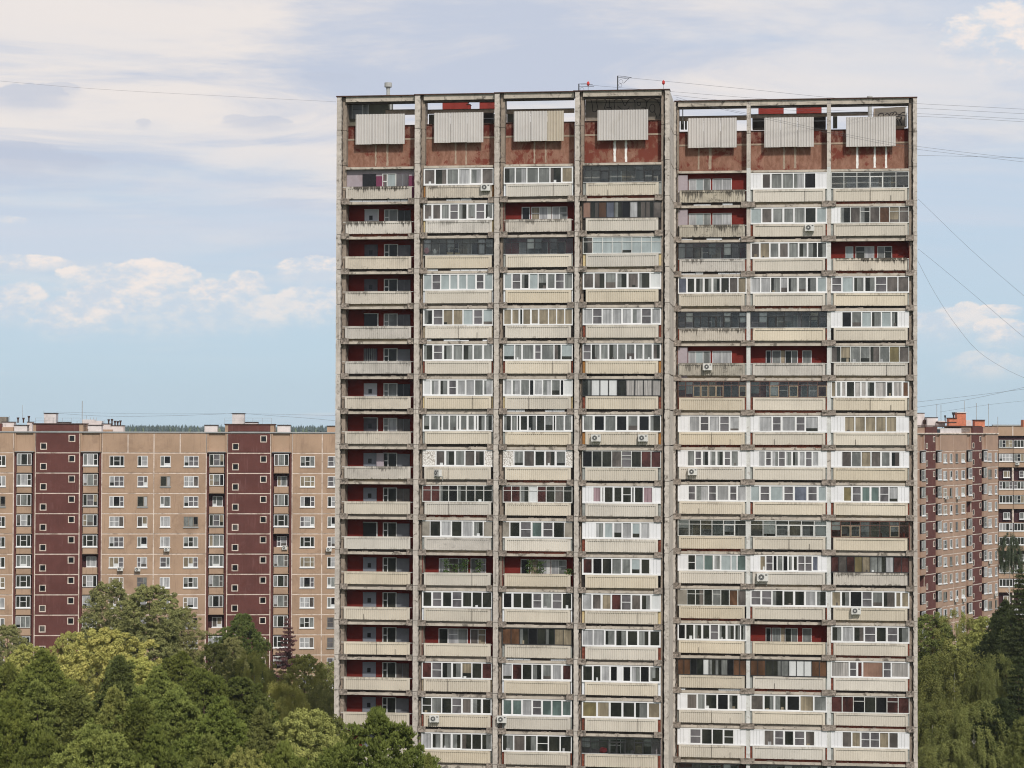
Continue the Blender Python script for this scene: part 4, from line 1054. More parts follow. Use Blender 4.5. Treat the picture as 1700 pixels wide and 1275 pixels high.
def block(fr, root, strips, zroof, nrow, refy, mort=.075, beige='beige_panel', ws=1.0):
    """strips: (u0, u1, kind, windows) in metres along the facade"""
    r = random.Random(int(zroof * 100)); cache = {}
    def P_(w_, holes, mat):
        k_ = (round(w_, 2), tuple(tuple(round(c, 2) for c in q_) for q_ in holes), mat)
        if k_ not in cache: cache[k_] = panel_mesh(w_ - 2 * mort, FH - 2 * mort, holes, mat)
        return cache[k_]
    LP = {}
    for (u0, u1, kind, wins) in strips:
        w_ = u1 - u0
        for j in range(nrow + 1):          # j = 0 is the attic storey
            zt = zroof - FH * j; z0 = zt - FH
            if kind in 'PM':
                holes = []; items = []
                if kind == 'P' and j > 0:
                    for (a, n) in wins:
                        ww = 2.0 if n == 3 else 1.38
                        holes.append((a - mort + ww * (1 - ws) * .3, a + ww * ws - mort + ww * (1 - ws) * .3, .93 - mort + .05, 2.35 - mort + .05)); items.append((a + (ww * .3 - .7) * (1 - ws), .98, (WIN3 if n == 3 else WIN2)[r.randrange(12 if n == 3 else 12)]))
                if kind == 'M':
                    a = wins[0]; holes.append((a - mort, a + .92 - mort, .42 - mort, 1.38 - mort)); items.append((a, .42, SWIN if r.random() < .75 else SWIN2))
                    a = wins[1]; holes.append((a - mort, a + .92 - mort, 1.50 - mort, 2.46 - mort)); items.append((a, 1.50, SWIN if r.random() < .8 else SWIN2))
                mat = beige if kind == 'P' else 'maroon_panel'
                parts = [(0, w_)]
                if kind == 'P' and j == 0 and wins and w_ > 6:
                    parts = [(0, w_ * .5), (w_ * .5, w_)]
                for (pa, pb) in parts:
                    o = ob('wall_panel', P_(pb - pa, holes if len(parts) == 1 else [], mat), root, (u0 + pa + mort, 0, z0 + mort))
                for (a, zz, me) in items:
                    o = ob(me.name.split('.')[0], me, root, (u0 + a + (.92 if kind == 'M' else 1.4) * (1 - ws) * .5, 0, z0 + zz)); o.scale = (ws, 1, 1)
            elif kind == 'L':
                gw = 2.0; ga = (w_ - gw) / 2
                key = (round(w_, 2), j == 0)
                if key not in LP:
                    b = MB()
                    if j == 0:
                        b.box(mort, w_ - mort, .25, .35, mort, FH - mort, beige); b.box(mort, .3, .02, .25, mort, FH - mort, beige); b.box(w_ - .3, w_ - mort, .02, .25, mort, FH - mort, beige)
                        b.box(.25, w_ - .25, -.35, .25, -.02, .12, 'beam_dark'); b.box(.2, w_ - .2, -.4, .3, .12, .2, 'roof_edge')
                    else:
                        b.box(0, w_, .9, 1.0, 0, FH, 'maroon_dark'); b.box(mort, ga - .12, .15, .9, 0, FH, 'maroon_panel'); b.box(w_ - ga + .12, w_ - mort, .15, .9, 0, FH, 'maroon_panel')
                        b.box(ga - .05, w_ - ga + .05, -.22, .9, 0.02, .10, beige)
                        b.box(ga, w_ - ga, -.25, -.15, .10, .98, beige); b.box(ga, ga + .1, -.15, .5, .10, .98, beige); b.box(w_ - ga - .1, w_ - ga, -.15, .5, .10, .98, beige)
                    LP[key] = b.mesh('loggia' if j else 'attic_niche')
                lo = ob('loggia' if j else 'attic_niche', LP[key], root, (u0, 0, z0))
                if j > 0:
                    if r.random() < .90: ob('loggia_glazing', LWIN[r.randrange(12)], lo, (ga + (1 - ws), -.26, 1.08)).scale = (ws, 1, 1)
                    else: 
                        g = WIN2[r.randrange(9)]; ob('window', g, lo, (ga + .4, .82, 1.0))
                    
LB = Frame(300, 304, -0.065)
lb = thing('panel_block', LB.o, -LB.th, 'long beige apartment block with maroon stair bays, left of the tall tower', 'apartment block', 'panel apartment blocks')
def lu(px): return LB.U(px, 0, 850)
zLB = LB.Zz(300, 718.6)
prs = [(-150, -64, 'P', [2, 3]), (-64, 22, 'P', [(-41, 2), (-15.5, 3)]), (22, 58, 'L', 0), (58, 131.5, 'M', (66, 113)), (131.5, 168.5, 'L', 0), (168.5, 255, 'P', [(181.4, 3), (228, 2)]), (255, 342, 'P', [(266, 2), (305, 3)]),
       (342, 377, 'L', 0), (377, 449, 'M', (385, 431.5)), (449, 484.7, 'L', 0), (484.7, 534.5, 'P', [(498.3, 3)]), (534.5, 621, 'P', [(543.8, 2), (584, 3)]), (621, 700, 'P', [])]
strips = []
for a, c, k_, wn in prs:
    ua, uc = lu(a), lu(c)
    if k_ == 'P': wn = [(lu(q_[0]) - ua, q_[1]) for q_ in wn] if wn and isinstance(wn[0], tuple) else []
    elif k_ == 'M': wn = [lu(q_) - ua for q_ in wn]
    strips.append((ua, uc, k_, wn))
block(LB, lb, strips, zLB, 12, None)
b = MB(); uA, uB = strips[0][0], strips[-1][1]
for (a, c, k_, wn) in strips:
    if k_ == 'L':
        b.box(a, c, .36, 1.05, zLB - FH, zLB, 'mortar'); b.box(a, a + .06, .05, 1.0, 0, zLB - FH, 'mortar'); b.box(c - .06, c, .05, 1.0, 0, zLB - FH, 'mortar')
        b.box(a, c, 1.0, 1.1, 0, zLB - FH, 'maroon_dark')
    else: b.box(a, c, .035, 1.05, 0, zLB, 'mortar')
b.box(uA, uB, 1.1, 14, 0, zLB - .3, 'beige_panel')
ob('building_core', b.mesh('building_core'), lb)
b = MB()
b.box(uA, uB, -.12, .5, zLB, zLB + .16, 'roof_edge'); ob('roof_edge', b.mesh('roof_edge'), lb)
def lpart(name, px0, px1, y0, y1, v, d, mat, fr=LB, root=None, wear=None):
    b = MB(); pxm = (px0 + px1) / 2; pym = (y0 + y1) / 2
    b.box(fr.hit(px0, pym, v)[0], fr.hit(px1, pym, v)[0], v, v + d, fr.hit(pxm, y1, v)[1], fr.hit(pxm, y0, v)[1], mat)
    return ob(name, b.mesh(name), root or lb)
for (a, c) in ((58, 131.5), (377, 449)):
    b = MB(); ua, uc = lu(a), lu(c); b.box(ua + .08, uc - .08, -.02, 5, zLB + .22, zLB + 1.15, 'maroon_panel'); b.box(ua - .35, ua + .08, .0, 5, zLB + .16, zLB + 1.15, 'beige_panel'); b.box(uc - .08, uc + .45, .0, 5, zLB + .16, zLB + 1.15, 'beige_panel')
    ob('stair_head', b.mesh('stair_head'), lb)
    b = MB(); b.box(ua - .45, uc + .55, -.12, 5.2, zLB + 1.15, zLB + 1.28, 'rust_cap'); ob('stair_head_flashing', b.mesh('stair_head_flashing'), lb)
for (a, c, y0, y1) in [(23.5, 45, 706.5, 719), (146.5, 168.5, 706.5, 719), (339.5, 361, 706.5, 719), (460.5, 482, 706.5, 719), (543, 575, 708, 719)]:
    lpart('roof_shaft', a, c, y0, y1, 1.2, 1.8, 'chimney_white' if a < 500 else 'beige_panel'); lpart('shaft_cap', a - .8, c + .8, y0 - 1.4, y0 - .05, 1.1, 2.0, 'roof_dark')
for (a, c, y0, y1, v) in [(73, 93, 686.5, 704, 3.0), (385.5, 405.5, 687, 704, 3.0), (95, 115, 701.5, 704.5, 2.0), (407, 428, 701.5, 704.5, 2.0)]:
    lpart('lift_room', a, c, y0, y1, v, 2.2, 'chimney_white'); lpart('lift_room_cap', a - .6, c + .6, y0 - 1.2, y0 - .05, v - .1, 2.4, 'roof_dark')
# roof railings
for (a, c) in ((59, 133), (373, 451)):
    b = MB(); v = .2; ua, z_ = LB.hit(a, 704, v); uc = LB.hit(c, 704, v)[0]
    for i in range(6): x = ua + (uc - ua) * i / 5; b.bar((x, v, z_ - .1), (x, v, z_ + .85), .018, 'roof_edge', 4)
    for hh in (.45, .85): b.bar((ua, v, z_ + hh), (uc, v, z_ + hh), .015, 'roof_edge', 4)
    ob('roof_railing', b.mesh('roof_railing'), lb)
def lpipe(px, yt, yb, v, rad, cap=None, mat='rust_cap', fr=LB, root=None, name='vent_pipe'):
    u_, zt_ = fr.hit(px, yt, v); zb_ = fr.hit(px, yb, v)[1]; b = MB(); b.cyl(u_, v, zb_, zt_ - (.2 if cap else 0), rad, rad, mat, 8)
    if cap: b.cyl(u_, v, zt_ - .35, zt_, rad, cap, mat, 8)
    return ob(name, b.mesh(name), root or lb)
# second roof behind: low white shafts with iron pipes
for (a, c, y0, y1) in [(-20, 10.5, 692, 712), (3, 23, 701, 712), (45, 53, 701, 718), (137, 156, 696.5, 712), (156, 169, 698.5, 712), (169, 184, 704, 718), (184, 205, 707, 718)]:
    lpart('far_roof_shaft', a, c, y0, y1, 7.5, 2, 'chimney_white' if a > 0 else 'machine_wall'); 
    if a in (3, 45, 169, 184): lpart('shaft_cap', a - .5, c + .5, y0 - 1, y0 - .05, 7.4, 2.2, 'roof_dark')
lpart('far_stair_head', -30, 2.5, 703, 720, 6.5, 3, 'maroon_panel'); lpart('far_roof_panel', 3, 22, 709, 718, 6.6, 1, 'beige_panel'); lpart('far_roof_panel', 169, 186, 713, 718, 6.6, 1, 'beige_panel')
for (px, yt, yb) in [(30, 693, 702), (39, 693.5, 702), (48, 690.5, 702), (180.5, 696, 706), (186, 695.5, 706), (191, 698.5, 706), (195.5, 699, 706), (200, 698, 706)]: lpipe(px, yt, yb, 8.0, .10, .2)
for px, yt, yb in [(73, 681.5, 690), (143.5, 690, 698), (150, 693, 698), (155, 693, 700), (160.5, 693, 700), (173, 697, 706), (128, 699, 705), (16, 691, 701), (37.5, 672, 694)]: lpipe(px, yt, yb, 8.0, .025, None, 'roof_edge', name='aerial')

RB = Frame(1522, 346, -1.57)
rb = thing('panel_block', RB.o, -RB.th, 'beige and maroon apartment block seen at an angle just right of the tall tower', 'apartment block', 'panel apartment blocks')
def ru(px): return RB.U(px, 0, 850)
zRB = RB.Zz(1522, 720.6)
prs = [(1500, 1513, 'P', []), (1513, 1527, 'P', []), (1527, 1535, 'L', 0), (1535, 1553.6, 'M', (1537, 1549)), (1553.6, 1562, 'L', 0), (1562, 1583, 'P', [(1565.6, 3), (1576.4, 2)]), (1583, 1604.6, 'P', [(1586, 2), (1595.6, 3)]), (1604.6, 1612.6, 'L', 0),
       (1612.6, 1630.2, 'M', (1614.5, 1626)), (1630.2, 1637.7, 'L', 0), (1637.7, 1657.6, 'P', [(1640.3, 3), (1651.3, 2)])]
rstrips = []
for a, c, k_, wn in prs:
    ua, uc = ru(a), ru(c)
    if k_ == 'P': wn = [(ru(q_[0]) - ua, q_[1]) for q_ in wn]
    elif k_ == 'M': wn = [ru(q_) - ua for q_ in wn]
    rstrips.append((ua, uc, k_, wn))
block(RB, rb, rstrips, zRB, 12, None, beige='beige_panel_offsun', ws=.80)
b = MB(); uA, uB = rstrips[0][0], rstrips[-1][1]
for (a, c, k_, wn) in rstrips:
    if k_ == 'L':
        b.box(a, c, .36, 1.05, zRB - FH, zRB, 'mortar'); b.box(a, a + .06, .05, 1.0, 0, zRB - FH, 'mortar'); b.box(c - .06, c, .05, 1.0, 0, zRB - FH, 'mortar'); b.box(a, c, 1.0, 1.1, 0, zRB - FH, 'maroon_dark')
    else: b.box(a, c, .035, 1.05, 0, zRB, 'mortar')
b.box(uA, uB, 1.1, 13, 0, zRB - .3, 'beige_panel_offsun'); ob('building_core', b.mesh('building_core'), rb)
b = MB(); b.box(uA, uB, -.15, .5, zRB, zRB + .2, 'mortar'); ob('roof_edge', b.mesh('roof_edge'), rb)
for (a, c, y0, y1, m_) in [(1500, 1535, 708.5, 719.5, 'beige_panel_offsun'), (1535.4, 1553.3, 708.5, 719.5, 'maroon_panel'), (1554, 1610, 711, 719.5, 'chimney_white'), (1596, 1612.2, 708.5, 719.5, 'beige_panel_offsun'), (1612.8, 1629.9, 708.5, 719.5, 'maroon_panel'), (1630.5, 1657, 708.5, 719, 'beige_panel_offsun')]:
    v = .3; b = MB(); ua = RB.hit(a, 714, v)[0]; uc = RB.hit(c, 714, v)[0]; z1 = RB.hit((a + c) / 2, y0, v)[1]; b.box(ua, uc, v - (.25 if m_ == 'maroon_panel' else 0), v + 3, zRB + .2, z1, m_); ob('parapet_wall', b.mesh('parapet_wall'), rb)
b = MB(); v = .1; b.box(RB.hit(1500, 708, v)[0], RB.hit(1630, 708, v)[0], v, v + 3.4, RB.hit(1560, 708, v)[1], RB.hit(1560, 708, v)[1] + .15, 'rust_cap'); ob('roof_flashing', b.mesh('roof_flashing'), rb)
lpart('dark_vent', 1555.5, 1561, 712.5, 718.5, .2, .1, 'pane_b', RB, rb)
GR = Frame(1600, 372, 0.0)
def rroof(name, px0, px1, y0, y1, dist, d, mat):
    p0 = at(px0, y1, dist); p1 = at(px1, y0, dist); b = MB()
    b.box(0, p1.x - p0.x, 0, d, 0, p1.z - p0.z, mat); o = ob(name, b.mesh(name), rb)
    # place in the block's own frame
    q_ = p0 - RB.o; o.location = (q_.dot(RB.e), q_.dot(RB.n), p0.z); o.rotation_euler = (0, 0, RB.th)
    return o
for it in [('roof_room', 1518, 1535, 686, 709, 372, 3, 'chimney_white'), ('roof_room', 1539.5, 1557, 693.5, 709, 370, 3, 'chimney_white'), ('roof_room', 1558, 1569, 698.5, 709, 368, 2, 'chimney_white'), ('roof_room', 1575.5, 1590, 694.5, 709, 372, 2, 'orange_brick'), ('roof_room', 1589, 1603.5, 685.5, 709, 374, 2, 'orange_brick'),
           ('roof_room', 1604, 1613, 697.5, 709, 376, 2, 'chimney_white'), ('roof_room', 1618.5, 1635, 698, 709, 372, 2, 'orange_brick'), ('roof_room', 1699, 1712, 697, 709, 395, 2, 'orange_brick'), ('roof_cap', 1518, 1535.5, 685.3, 686, 371.9, 3.2, 'roof_dark'), ('roof_cap', 1539, 1557.5, 692.6, 693.5, 369.9, 3.2, 'roof_dark'),
           ('roof_cap', 1588.5, 1604.5, 684, 685.5, 373.8, 2.5, 'chimney_white'), ('roof_cap', 1574.5, 1589, 693.4, 694.5, 371.8, 2.3, 'rust_cap'), ('roof_cap', 1618, 1635.5, 696.7, 698, 371.8, 2.3, 'rust_cap'), ('roof_cap', 1557.5, 1588, 700.5, 702.5, 367, 2.3, 'rust_cap'), ('roof_room', 1534, 1539, 697, 704, 371, 1, 'rust_cap')]:
    rroof(*it)
def world_pole(name, px, yt, yb, dist, rad, mat, label, cat, group=None, cap=None):
    p = at(px, yb, dist); q_ = at(px, yt, dist); b = MB(); b.cyl(0, 0, -.3, q_.z - p.z, rad, rad, mat, 6)
    if cap: b.cyl(0, 0, q_.z - p.z - cap[1], q_.z - p.z, cap[0] * .6, cap[0], mat, 8)
    o = ob(name, b.mesh(name), None, p); tag(o, label, cat, group); return o
for px, yt, lab in [(1555.3, 670.5, 'thin grey aerial left of the orange roof rooms, next to the tall tower'), (1562.2, 671.5, 'thin grey aerial just left of the black roof vent on the angled block'), (1601, 665.5, 'thin grey aerial standing behind the big orange roof room'), (1621, 669, 'thin grey aerial rising above the low orange roof box'), (1641.2, 670, 'thin grey aerial right of the low orange roof box'), (1656.5, 692, 'shortest thin grey aerial on the roofs at the right')]:
    world_pole('roof_aerial', px, yt, 708, 380, .045, 'roof_edge', lab, 'aerial', 'aerials on the far right roofs')
world_pole('roof_vent', 1583, 684.5, 696, 373, .13, 'roof_dark', 'black mushroom-shaped vent pipe in front of the big orange roof room', 'roof vent', None, (.30, .5))
world_pole('roof_vent', 1569, 689.5, 700, 370, .08, 'roof_dark', 'small dark vent pipe between the white and orange roof rooms', 'roof vent', None, (.18, .4))
world_pole('roof_mast', 136.3, 665.5, 719, 309, .05, 'roof_edge', 'tall thin mast on the left block roof beside its first stair bay', 'mast')

TB = Frame(1657, 442, 0.0)
tb = thing('panel_block', TB.o, -TB.th, 'farthest apartment block at the right edge, with rows of glazed balconies and dark recesses', 'apartment block', 'panel apartment blocks')
zT = TB.Zz(1680, 707); b = MB()
uE = TB.U(1760, 0, 800)
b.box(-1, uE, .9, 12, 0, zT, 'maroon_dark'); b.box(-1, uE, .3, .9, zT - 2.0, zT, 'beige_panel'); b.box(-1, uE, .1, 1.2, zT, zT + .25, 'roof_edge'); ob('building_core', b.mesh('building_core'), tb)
cu = [TB.U(p_, 0, 800) for p_ in (1657.5, 1682, 1707, 1732, 1757)]
for i_ in (1, 2, 3): b = MB(); b.box(cu[i_] - .1, cu[i_] + .1, .22, .3, zT - 2, zT, 'mortar'); ob('attic_joint', b.mesh('attic_joint'), tb)
TWIN = [win_mesh(cu[1] - cu[0] - .25, 1.5, 4, wr, 'white_pvc' if i < 4 else 'white_metal', 'loggia_glazing') for i in range(6)]
TW2 = [win_mesh(1.35, 1.3, 2, wr, 'white_pvc') for i in range(4)]
b = MB(); b.box(.05, cu[1] - cu[0] - .05, 0, .9, 0, 1.1, 'beige_panel'); TPAR = b.mesh('balcony')
b = MB(); b.box(.05, cu[1] - cu[0] - .05, .6, .9, 0, .06, 'beige_panel'); TREC = b.mesh('recess'); b = MB(); b.box(-.14, .14, .2, .9, 0, 2.8, 'mortar'); TDIV = b.mesh('divider')
zt0 = TB.Zz(1670, 729.5)
for j in range(15):
    zb_ = zt0 - 2.8 * (j + 1)
    for i in range(4):
        if j % 3 == 2:
            o = ob('recess', TREC, tb, (cu[i], 0, zb_)); ob('window', TW2[wr.randrange(4)], o, (1.1 if i % 2 == 0 else 1.4, .55, .75))
            if i: ob('divider', TDIV, tb, (cu[i], 0, zb_))
        else:
            o = ob('balcony', TPAR, tb, (cu[i], 0, zb_)); ob('loggia_glazing', TWIN[wr.randrange(6)], o, (.12, -.03, 1.2))

# ================================================================== FAR FOREST
b = MB(); r = random.Random(3); fm_ = b.mi('leaf_far')if False else None
def leafless(name, c):
    surf(name, c, .35, .02, (c[0] * .5, c[1] * .55, c[2] * .5), .7, .05, .45, .6)
leafless('forest_hazy', (.085, .115, .110)); leafless('forest_light', (.13, .165, .09))  # blue of distance haze mixed into the darker green's base colour
for i in range(5200):
    y = r.uniform(1550, 2700); az_ = r.uniform(-.30, .30); x = y * az_
    base = GH(x, y); 
    light = r.random() < .22 and y < 1900
    h_ = (CZ + y * (r.uniform(1.0, 2.3 if not light else 1.3) / 1000)) - base
    if r.random() < .2: h_ += y * r.uniform(.1, .7) / 1000
    if az_ > .2 : h_ -= y * .9 / 1000
    wd = r.uniform(2.4, 4.6) if not light else r.uniform(4, 6)
    m_ = 'forest_light' if light else 'forest_hazy'; k_ = b.mi(m_)
    n = 6; tiers = [(0, .35), (.30, .62), (.55, .82), (.74, 1.0)] if not light else [(0, .5), (.4, .82), (.7, 1.0)]
    for (ta, tb_) in tiers:
        i0 = len(b.v); rad = wd * ((1 - ta) ** .8) * (1.0 if not light else (1.2 if ta < .6 else .9)); ph = r.random() * 6
        b.v.append((x, y, base + h_ * tb_))
        for q_ in range(n):
            a_ = ph + q_ * math.pi * 2 / n; rr_ = rad * r.uniform(.7, 1.15); b.v.append((x + rr_ * math.cos(a_), y + rr_ * math.sin(a_), base + h_ * (ta + r.uniform(-.02, .02))))
        for q_ in range(n): b.f.append((i0, i0 + 1 + q_, i0 + 1 + (q_ + 1) % n)); b.m.append(k_)
tag(ob('forest', b.mesh('forest')), 'dark blue-green far forest along the horizon above the roofs', None, None, 'stuff')

# ================================================================== TREES
def npmesh(name, V, Fq, mats, mi=None):
    """V (n,3), Fq (m,3 or 4) -> mesh, fast"""
    me = bpy.data.meshes.new(name); k = Fq.shape[1]
    me.vertices.add(len(V)); me.vertices.foreach_set('co', V.astype(np.float32).ravel())
    me.loops.add(Fq.size); me.loops.foreach_set('vertex_index', Fq.astype(np.int32).ravel())
    me.polygons.add(len(Fq)); me.polygons.foreach_set('loop_start', np.arange(0, Fq.size, k, dtype=np.int32))
    me.update(calc_edges=True)
    for m_ in mats: me.materials.append(M(m_))
    return me
def unit(a): return a / np.maximum(np.linalg.norm(a, axis=1, keepdims=True), 1e-9)

def tufts(P, A, k, length, width, seed, spread=.9):
    """k blade-like needle bunches at every point P, fanned about axis A"""
    R = np.random.RandomState(seed); n = len(P)
    P_ = np.repeat(P, k, 0); A_ = np.repeat(A, k, 0)
    d = unit(A_ + R.normal(0, spread, (n * k, 3))); L = length * R.uniform(.6, 1.2, (n * k, 1))
    s = unit(np.cross(d, R.normal(0, 1, (n * k, 3)))) * width * R.uniform(.7, 1.3, (n * k, 1))
    mid = P_ + d * L * .55; tip = P_ + d * L
    V = np.stack([P_ - s * .25, mid + s, tip, mid - s], 1).reshape(-1, 3)
    return V, np.arange(len(V)).reshape(-1, 4)

def leaves(P, N_, size, seed, asp=.6):
    R = np.random.RandomState(seed); n = len(P)
    nn = unit(N_ + R.normal(0, .75, (n, 3))); t_ = unit(np.cross(nn, R.normal(0, 1, (n, 3)))); b_ = np.cross(nn, t_)
    s = size * R.uniform(.6, 1.35, (n, 1))
    V = np.stack([P - t_ * s, P - b_ * s * asp, P + t_ * s, P + b_ * s * asp], 1).reshape(-1, 3)
    return V, np.arange(len(V)).reshape(-1, 4)

def crown_clumps(Rm, H, n, seed, prof, inner=.25, cl=(.5, 1.0), lobe=.32, nl=12):
    """clump centres over an uneven crown; z runs from 0 (top) down to -H"""
    R = np.random.RandomState(seed); out = []
    ph = R.uniform(0, 6.28, 6)
    # main limbs give the crown its lobes
    lobes = [(R.uniform(0, 6.28), R.uniform(.05, .9), R.uniform(.2, .5)) for _ in range(nl)]
    while len(out) < n:
        t_ = R.uniform(0, 1) ** .85; a = R.uniform(0, 6.283)
        rad = prof(t_) * Rm * (1 + .12 * math.sin(3 * a + ph[0] + 5 * t_) + .10 * math.sin(5 * a + ph[1] - 7 * t_))
        for (la, lt, ls) in lobes:
            da = abs((a - la + 3.14159) % 6.28318 - 3.14159); rad *= 1 + lobe * math.exp(-(da / .42) ** 2 - ((t_ - lt) / .10) ** 2) 
        f = R.uniform(.72, 1.0) if R.rand() > inner else R.uniform(.2, .8)
        z = -t_ * H + R.uniform(-.3, .3)
        out.append((rad * f * math.cos(a), rad * f * math.sin(a), z - .1, R.uniform(*cl) * (1 - .3 * (1 - t_) ** 3)))
    return np.array(out)

def proto_pine(seed, Rm=3.6, H=8.5, n=230, conic=False, per=22):
    R = np.random.RandomState(seed)
    prof = (lambda t_: min(1, t_ * 1.15 + .02) ** .85 * .95) if conic else (lambda t_: min(1, t_ * 1.45 + .02) ** .72 * (1 - .25 * max(0, t_ - .6)))
    C = crown_clumps(Rm, H, int(n * 4.6), seed, prof, .10, (.24, .44), .42, 26); per = 9
    C = C[C[:, 2].argsort()]; C[:, 2] += .55 * np.sin(C[:, 0] * 1.9 + seed) * np.sin(C[:, 1] * 1.9 + 2 * seed) 
    P, A = [], []
    for x, y, z, cr in C:
        d = unit(R.normal(0, 1, (per, 3))); d[:, 2] = np.abs(d[:, 2]) * .9 - .25; d = unit(d)
        p = np.array([x, y, z]) + d * cr * np.array([1, 1, .75]) * R.uniform(.55, 1, (per, 1)); P.append(p)
        ax = d * .6 + np.array([x, y, 0]) / max(Rm, .1) * .5 + np.array([0, 0, .75]); A.append(unit(ax))
    P = np.concatenate(P); A = np.concatenate(A)
    V, Fq = tufts(P, A, 6, .33, .05, seed, .42)
    return npmesh('crown', V, Fq, ['needle'])
def proto_broad(seed, Rm=4.0, H=8.5, n=260, per=120, size=.10, prof=None):
    R = np.random.RandomState(seed)
    prof = prof or (lambda t_: (1 - (1 - min(1, t_ * 1.6 + .04)) ** 2) ** .55 * (1 - .2 * max(0, t_ - .6)))
    C = crown_clumps(Rm, H, int(n * 2.6), seed, prof, .12, (.28, .62)); per = int(per * .75); P, N_ = [], []
    for x, y, z, cr in C:
        d = unit(R.normal(0, 1, (per, 3))); rr_ = R.uniform(.3, 1, (per, 1)) ** .6
        P.append(np.array([x, y, z]) + d * cr * rr_ * np.array([1, 1, .7])); N_.append(unit(d + np.array([0, 0, .55])))
    V, Fq = leaves(np.concatenate(P), np.concatenate(N_), size, seed)
    return npmesh('crown', V, Fq, ['leaf'])
def proto_weep(seed, Rm=3.6, H=9.0, n=560, size=.07):
    R = np.random.RandomState(seed); P, N_ = [], []
    prof = lambda t_: (1 - (1 - min(1, t_ * 1.9 + .05)) ** 2) ** .5
    C = crown_clumps(Rm, H * .82, 170, seed, prof, .12, (.3, .6))
    for x, y, z, cr in C:       # hanging tresses, each a bundle of strands of like length
        L0 = R.uniform(1.0, 2.6) * (.45 + .55 * min(1, -z / 3)); o = np.array([x, y, 0]); o = o / (np.linalg.norm(o) + .1)
        for _ in range(12):
            L = L0 * R.uniform(.6, 1.1); k = int(10 + L * 19); s = np.linspace(0, 1, k)[:, None]; q_ = np.array([*R.normal(0, .20, 2), R.uniform(-.2, .25)])
            p = np.array([x, y, z]) + q_ + o * (.40 * np.sin(s * 1.7)) + np.array([0, 0, -1.0]) * s * L + R.normal(0, .06, (k, 3))
            P.append(p); N_.append(np.tile(o, (k, 1)) * .8 + np.array([0, 0, .5]) * (1 - s))
    # airy top
    V, Fq = leaves(np.concatenate(P), unit(np.concatenate(N_)), size, seed, .5)
    return npmesh('crown', V, Fq, ['leaf'])
def proto_spruce(seed, Rm=2.6, H=10, tiers=20, dense=1.0):
    R = np.random.RandomState(seed); P, A = [], []
    for i in range(tiers):
        t_ = (i + .3) / tiers; rad = Rm * t_ ** .85 * R.uniform(.85, 1.1) + .1; nb = int(5 + 9 * t_)
        for j in range(nb):
            if R.rand() > dense: continue
            a = R.uniform(0, 6.28); L = rad * R.uniform(.7, 1.12); k = int(8 + L * 16); s = np.linspace(.1, 1, k)[:, None]
            d = np.array([math.cos(a), math.sin(a), 0]); side = np.array([-d[1], d[0], 0])
            wv = (1 - s) * .34 + .06
            p = np.array([0, 0, -t_ * H]) + d * s * L + side * R.normal(0, 1, (k, 1)) * wv * .8 + np.array([0, 0, 1]) * (-.45 * s * L * .55 + .22 * s ** 3 * L) + R.normal(0, .05, (k, 3)); P.append(p)
            A.append(np.tile(unit((d + np.array([0, 0, -.25]))[None])[0], (k, 1)))
    V, Fq = tufts(np.concatenate(P), np.concatenate(A), 8, .26, .035, seed, .7)
    return npmesh('crown', V, Fq, ['needle'])

PROTO = {
 'pine': [(proto_pine(1), 3.6, 8.5), (proto_pine(2, 3.4, 9.0), 3.4, 9.0), (proto_pine(3, 3.8, 8), 3.8, 8.0)],
 'young': [(proto_pine(4, 2.4, 7.5, 170, True), 2.4, 7.5), (proto_pine(5, 2.7, 8.0, 190, True), 2.7, 8.0)],
 'broad': [(proto_broad(6), 4.0, 8.5), (proto_broad(7, 3.8, 9, 250), 3.8, 9.0)],
 'ovate': [(proto_broad(8, 3.0, 9.5, 240, 110, .085, lambda t_: math.sin(min(1, t_ * .75 + .06) * 3.0) ** .7), 3.0, 9.5)],
 'weep': [(proto_weep(9), 3.6, 9.0), (proto_weep(10, 3.4, 10), 3.4, 10.0)],
 'spruce': [(proto_spruce(12), 2.6, 10.0)],
 'sparse': [(proto_spruce(13, 2.2, 7.0, 12, .75), 2.2, 7.0)],
}
def trunk_mesh(mat, seed):
    r = random.Random(seed); b = MB(); n = 8; prev = (0, 0, 0); H = 1.0
    for i in range(n):
        z0, z1 = i / n, (i + 1) / n; r0 = .011 * (1.15 - z0); r1 = .011 * (1.15 - z1); nx = prev[0] + r.uniform(-.004, .004); ny = prev[1] + r.uniform(-.004, .004)
        i0 = len(b.v); k = b.mi(mat)
        for j in range(7):
            a = j * 2 * math.pi / 7; b.v.append((prev[0] + r0 * math.cos(a), prev[1] + r0 * math.sin(a), z0)); b.v.append((nx + r1 * math.cos(a), ny + r1 * math.sin(a), z1))
        for j in range(7): a = i0 + 2 * j; c = i0 + 2 * ((j + 1) % 7); b.f.append((a, c, c + 1, a + 1)); b.m.append(k)
        prev = (nx, ny, z1)
        if i > 3:
            for _ in range(3):
                a = r.uniform(0, 6.28); L = .11 * (1.3 - z1); b.bar((nx, ny, z0), (nx + L * math.cos(a), ny + L * math.sin(a), z0 + L * r.uniform(.4, 1.1)), .0022, mat, 4)
    return b.mesh('trunk')
TR = {'pine': [trunk_mesh('bark', i) for i in range(2)], 'birch': [trunk_mesh('bark_birch', i + 5) for i in range(2)]}

PG, PG2, PB, OL, YG, YG2, LG, DK, BR, WL, BL = [(c[0], c[1], c[2], 1) for c in [(.148, .172, .042), (.205, .228, .064), (.118, .138, .042), (.24, .245, .095), (.42, .40, .12), (.34, .34, .10), (.275, .285, .085), (.062, .078, .032), (.17, .085, .085), (.168, .180, .058), (.085, .105, .058)]]
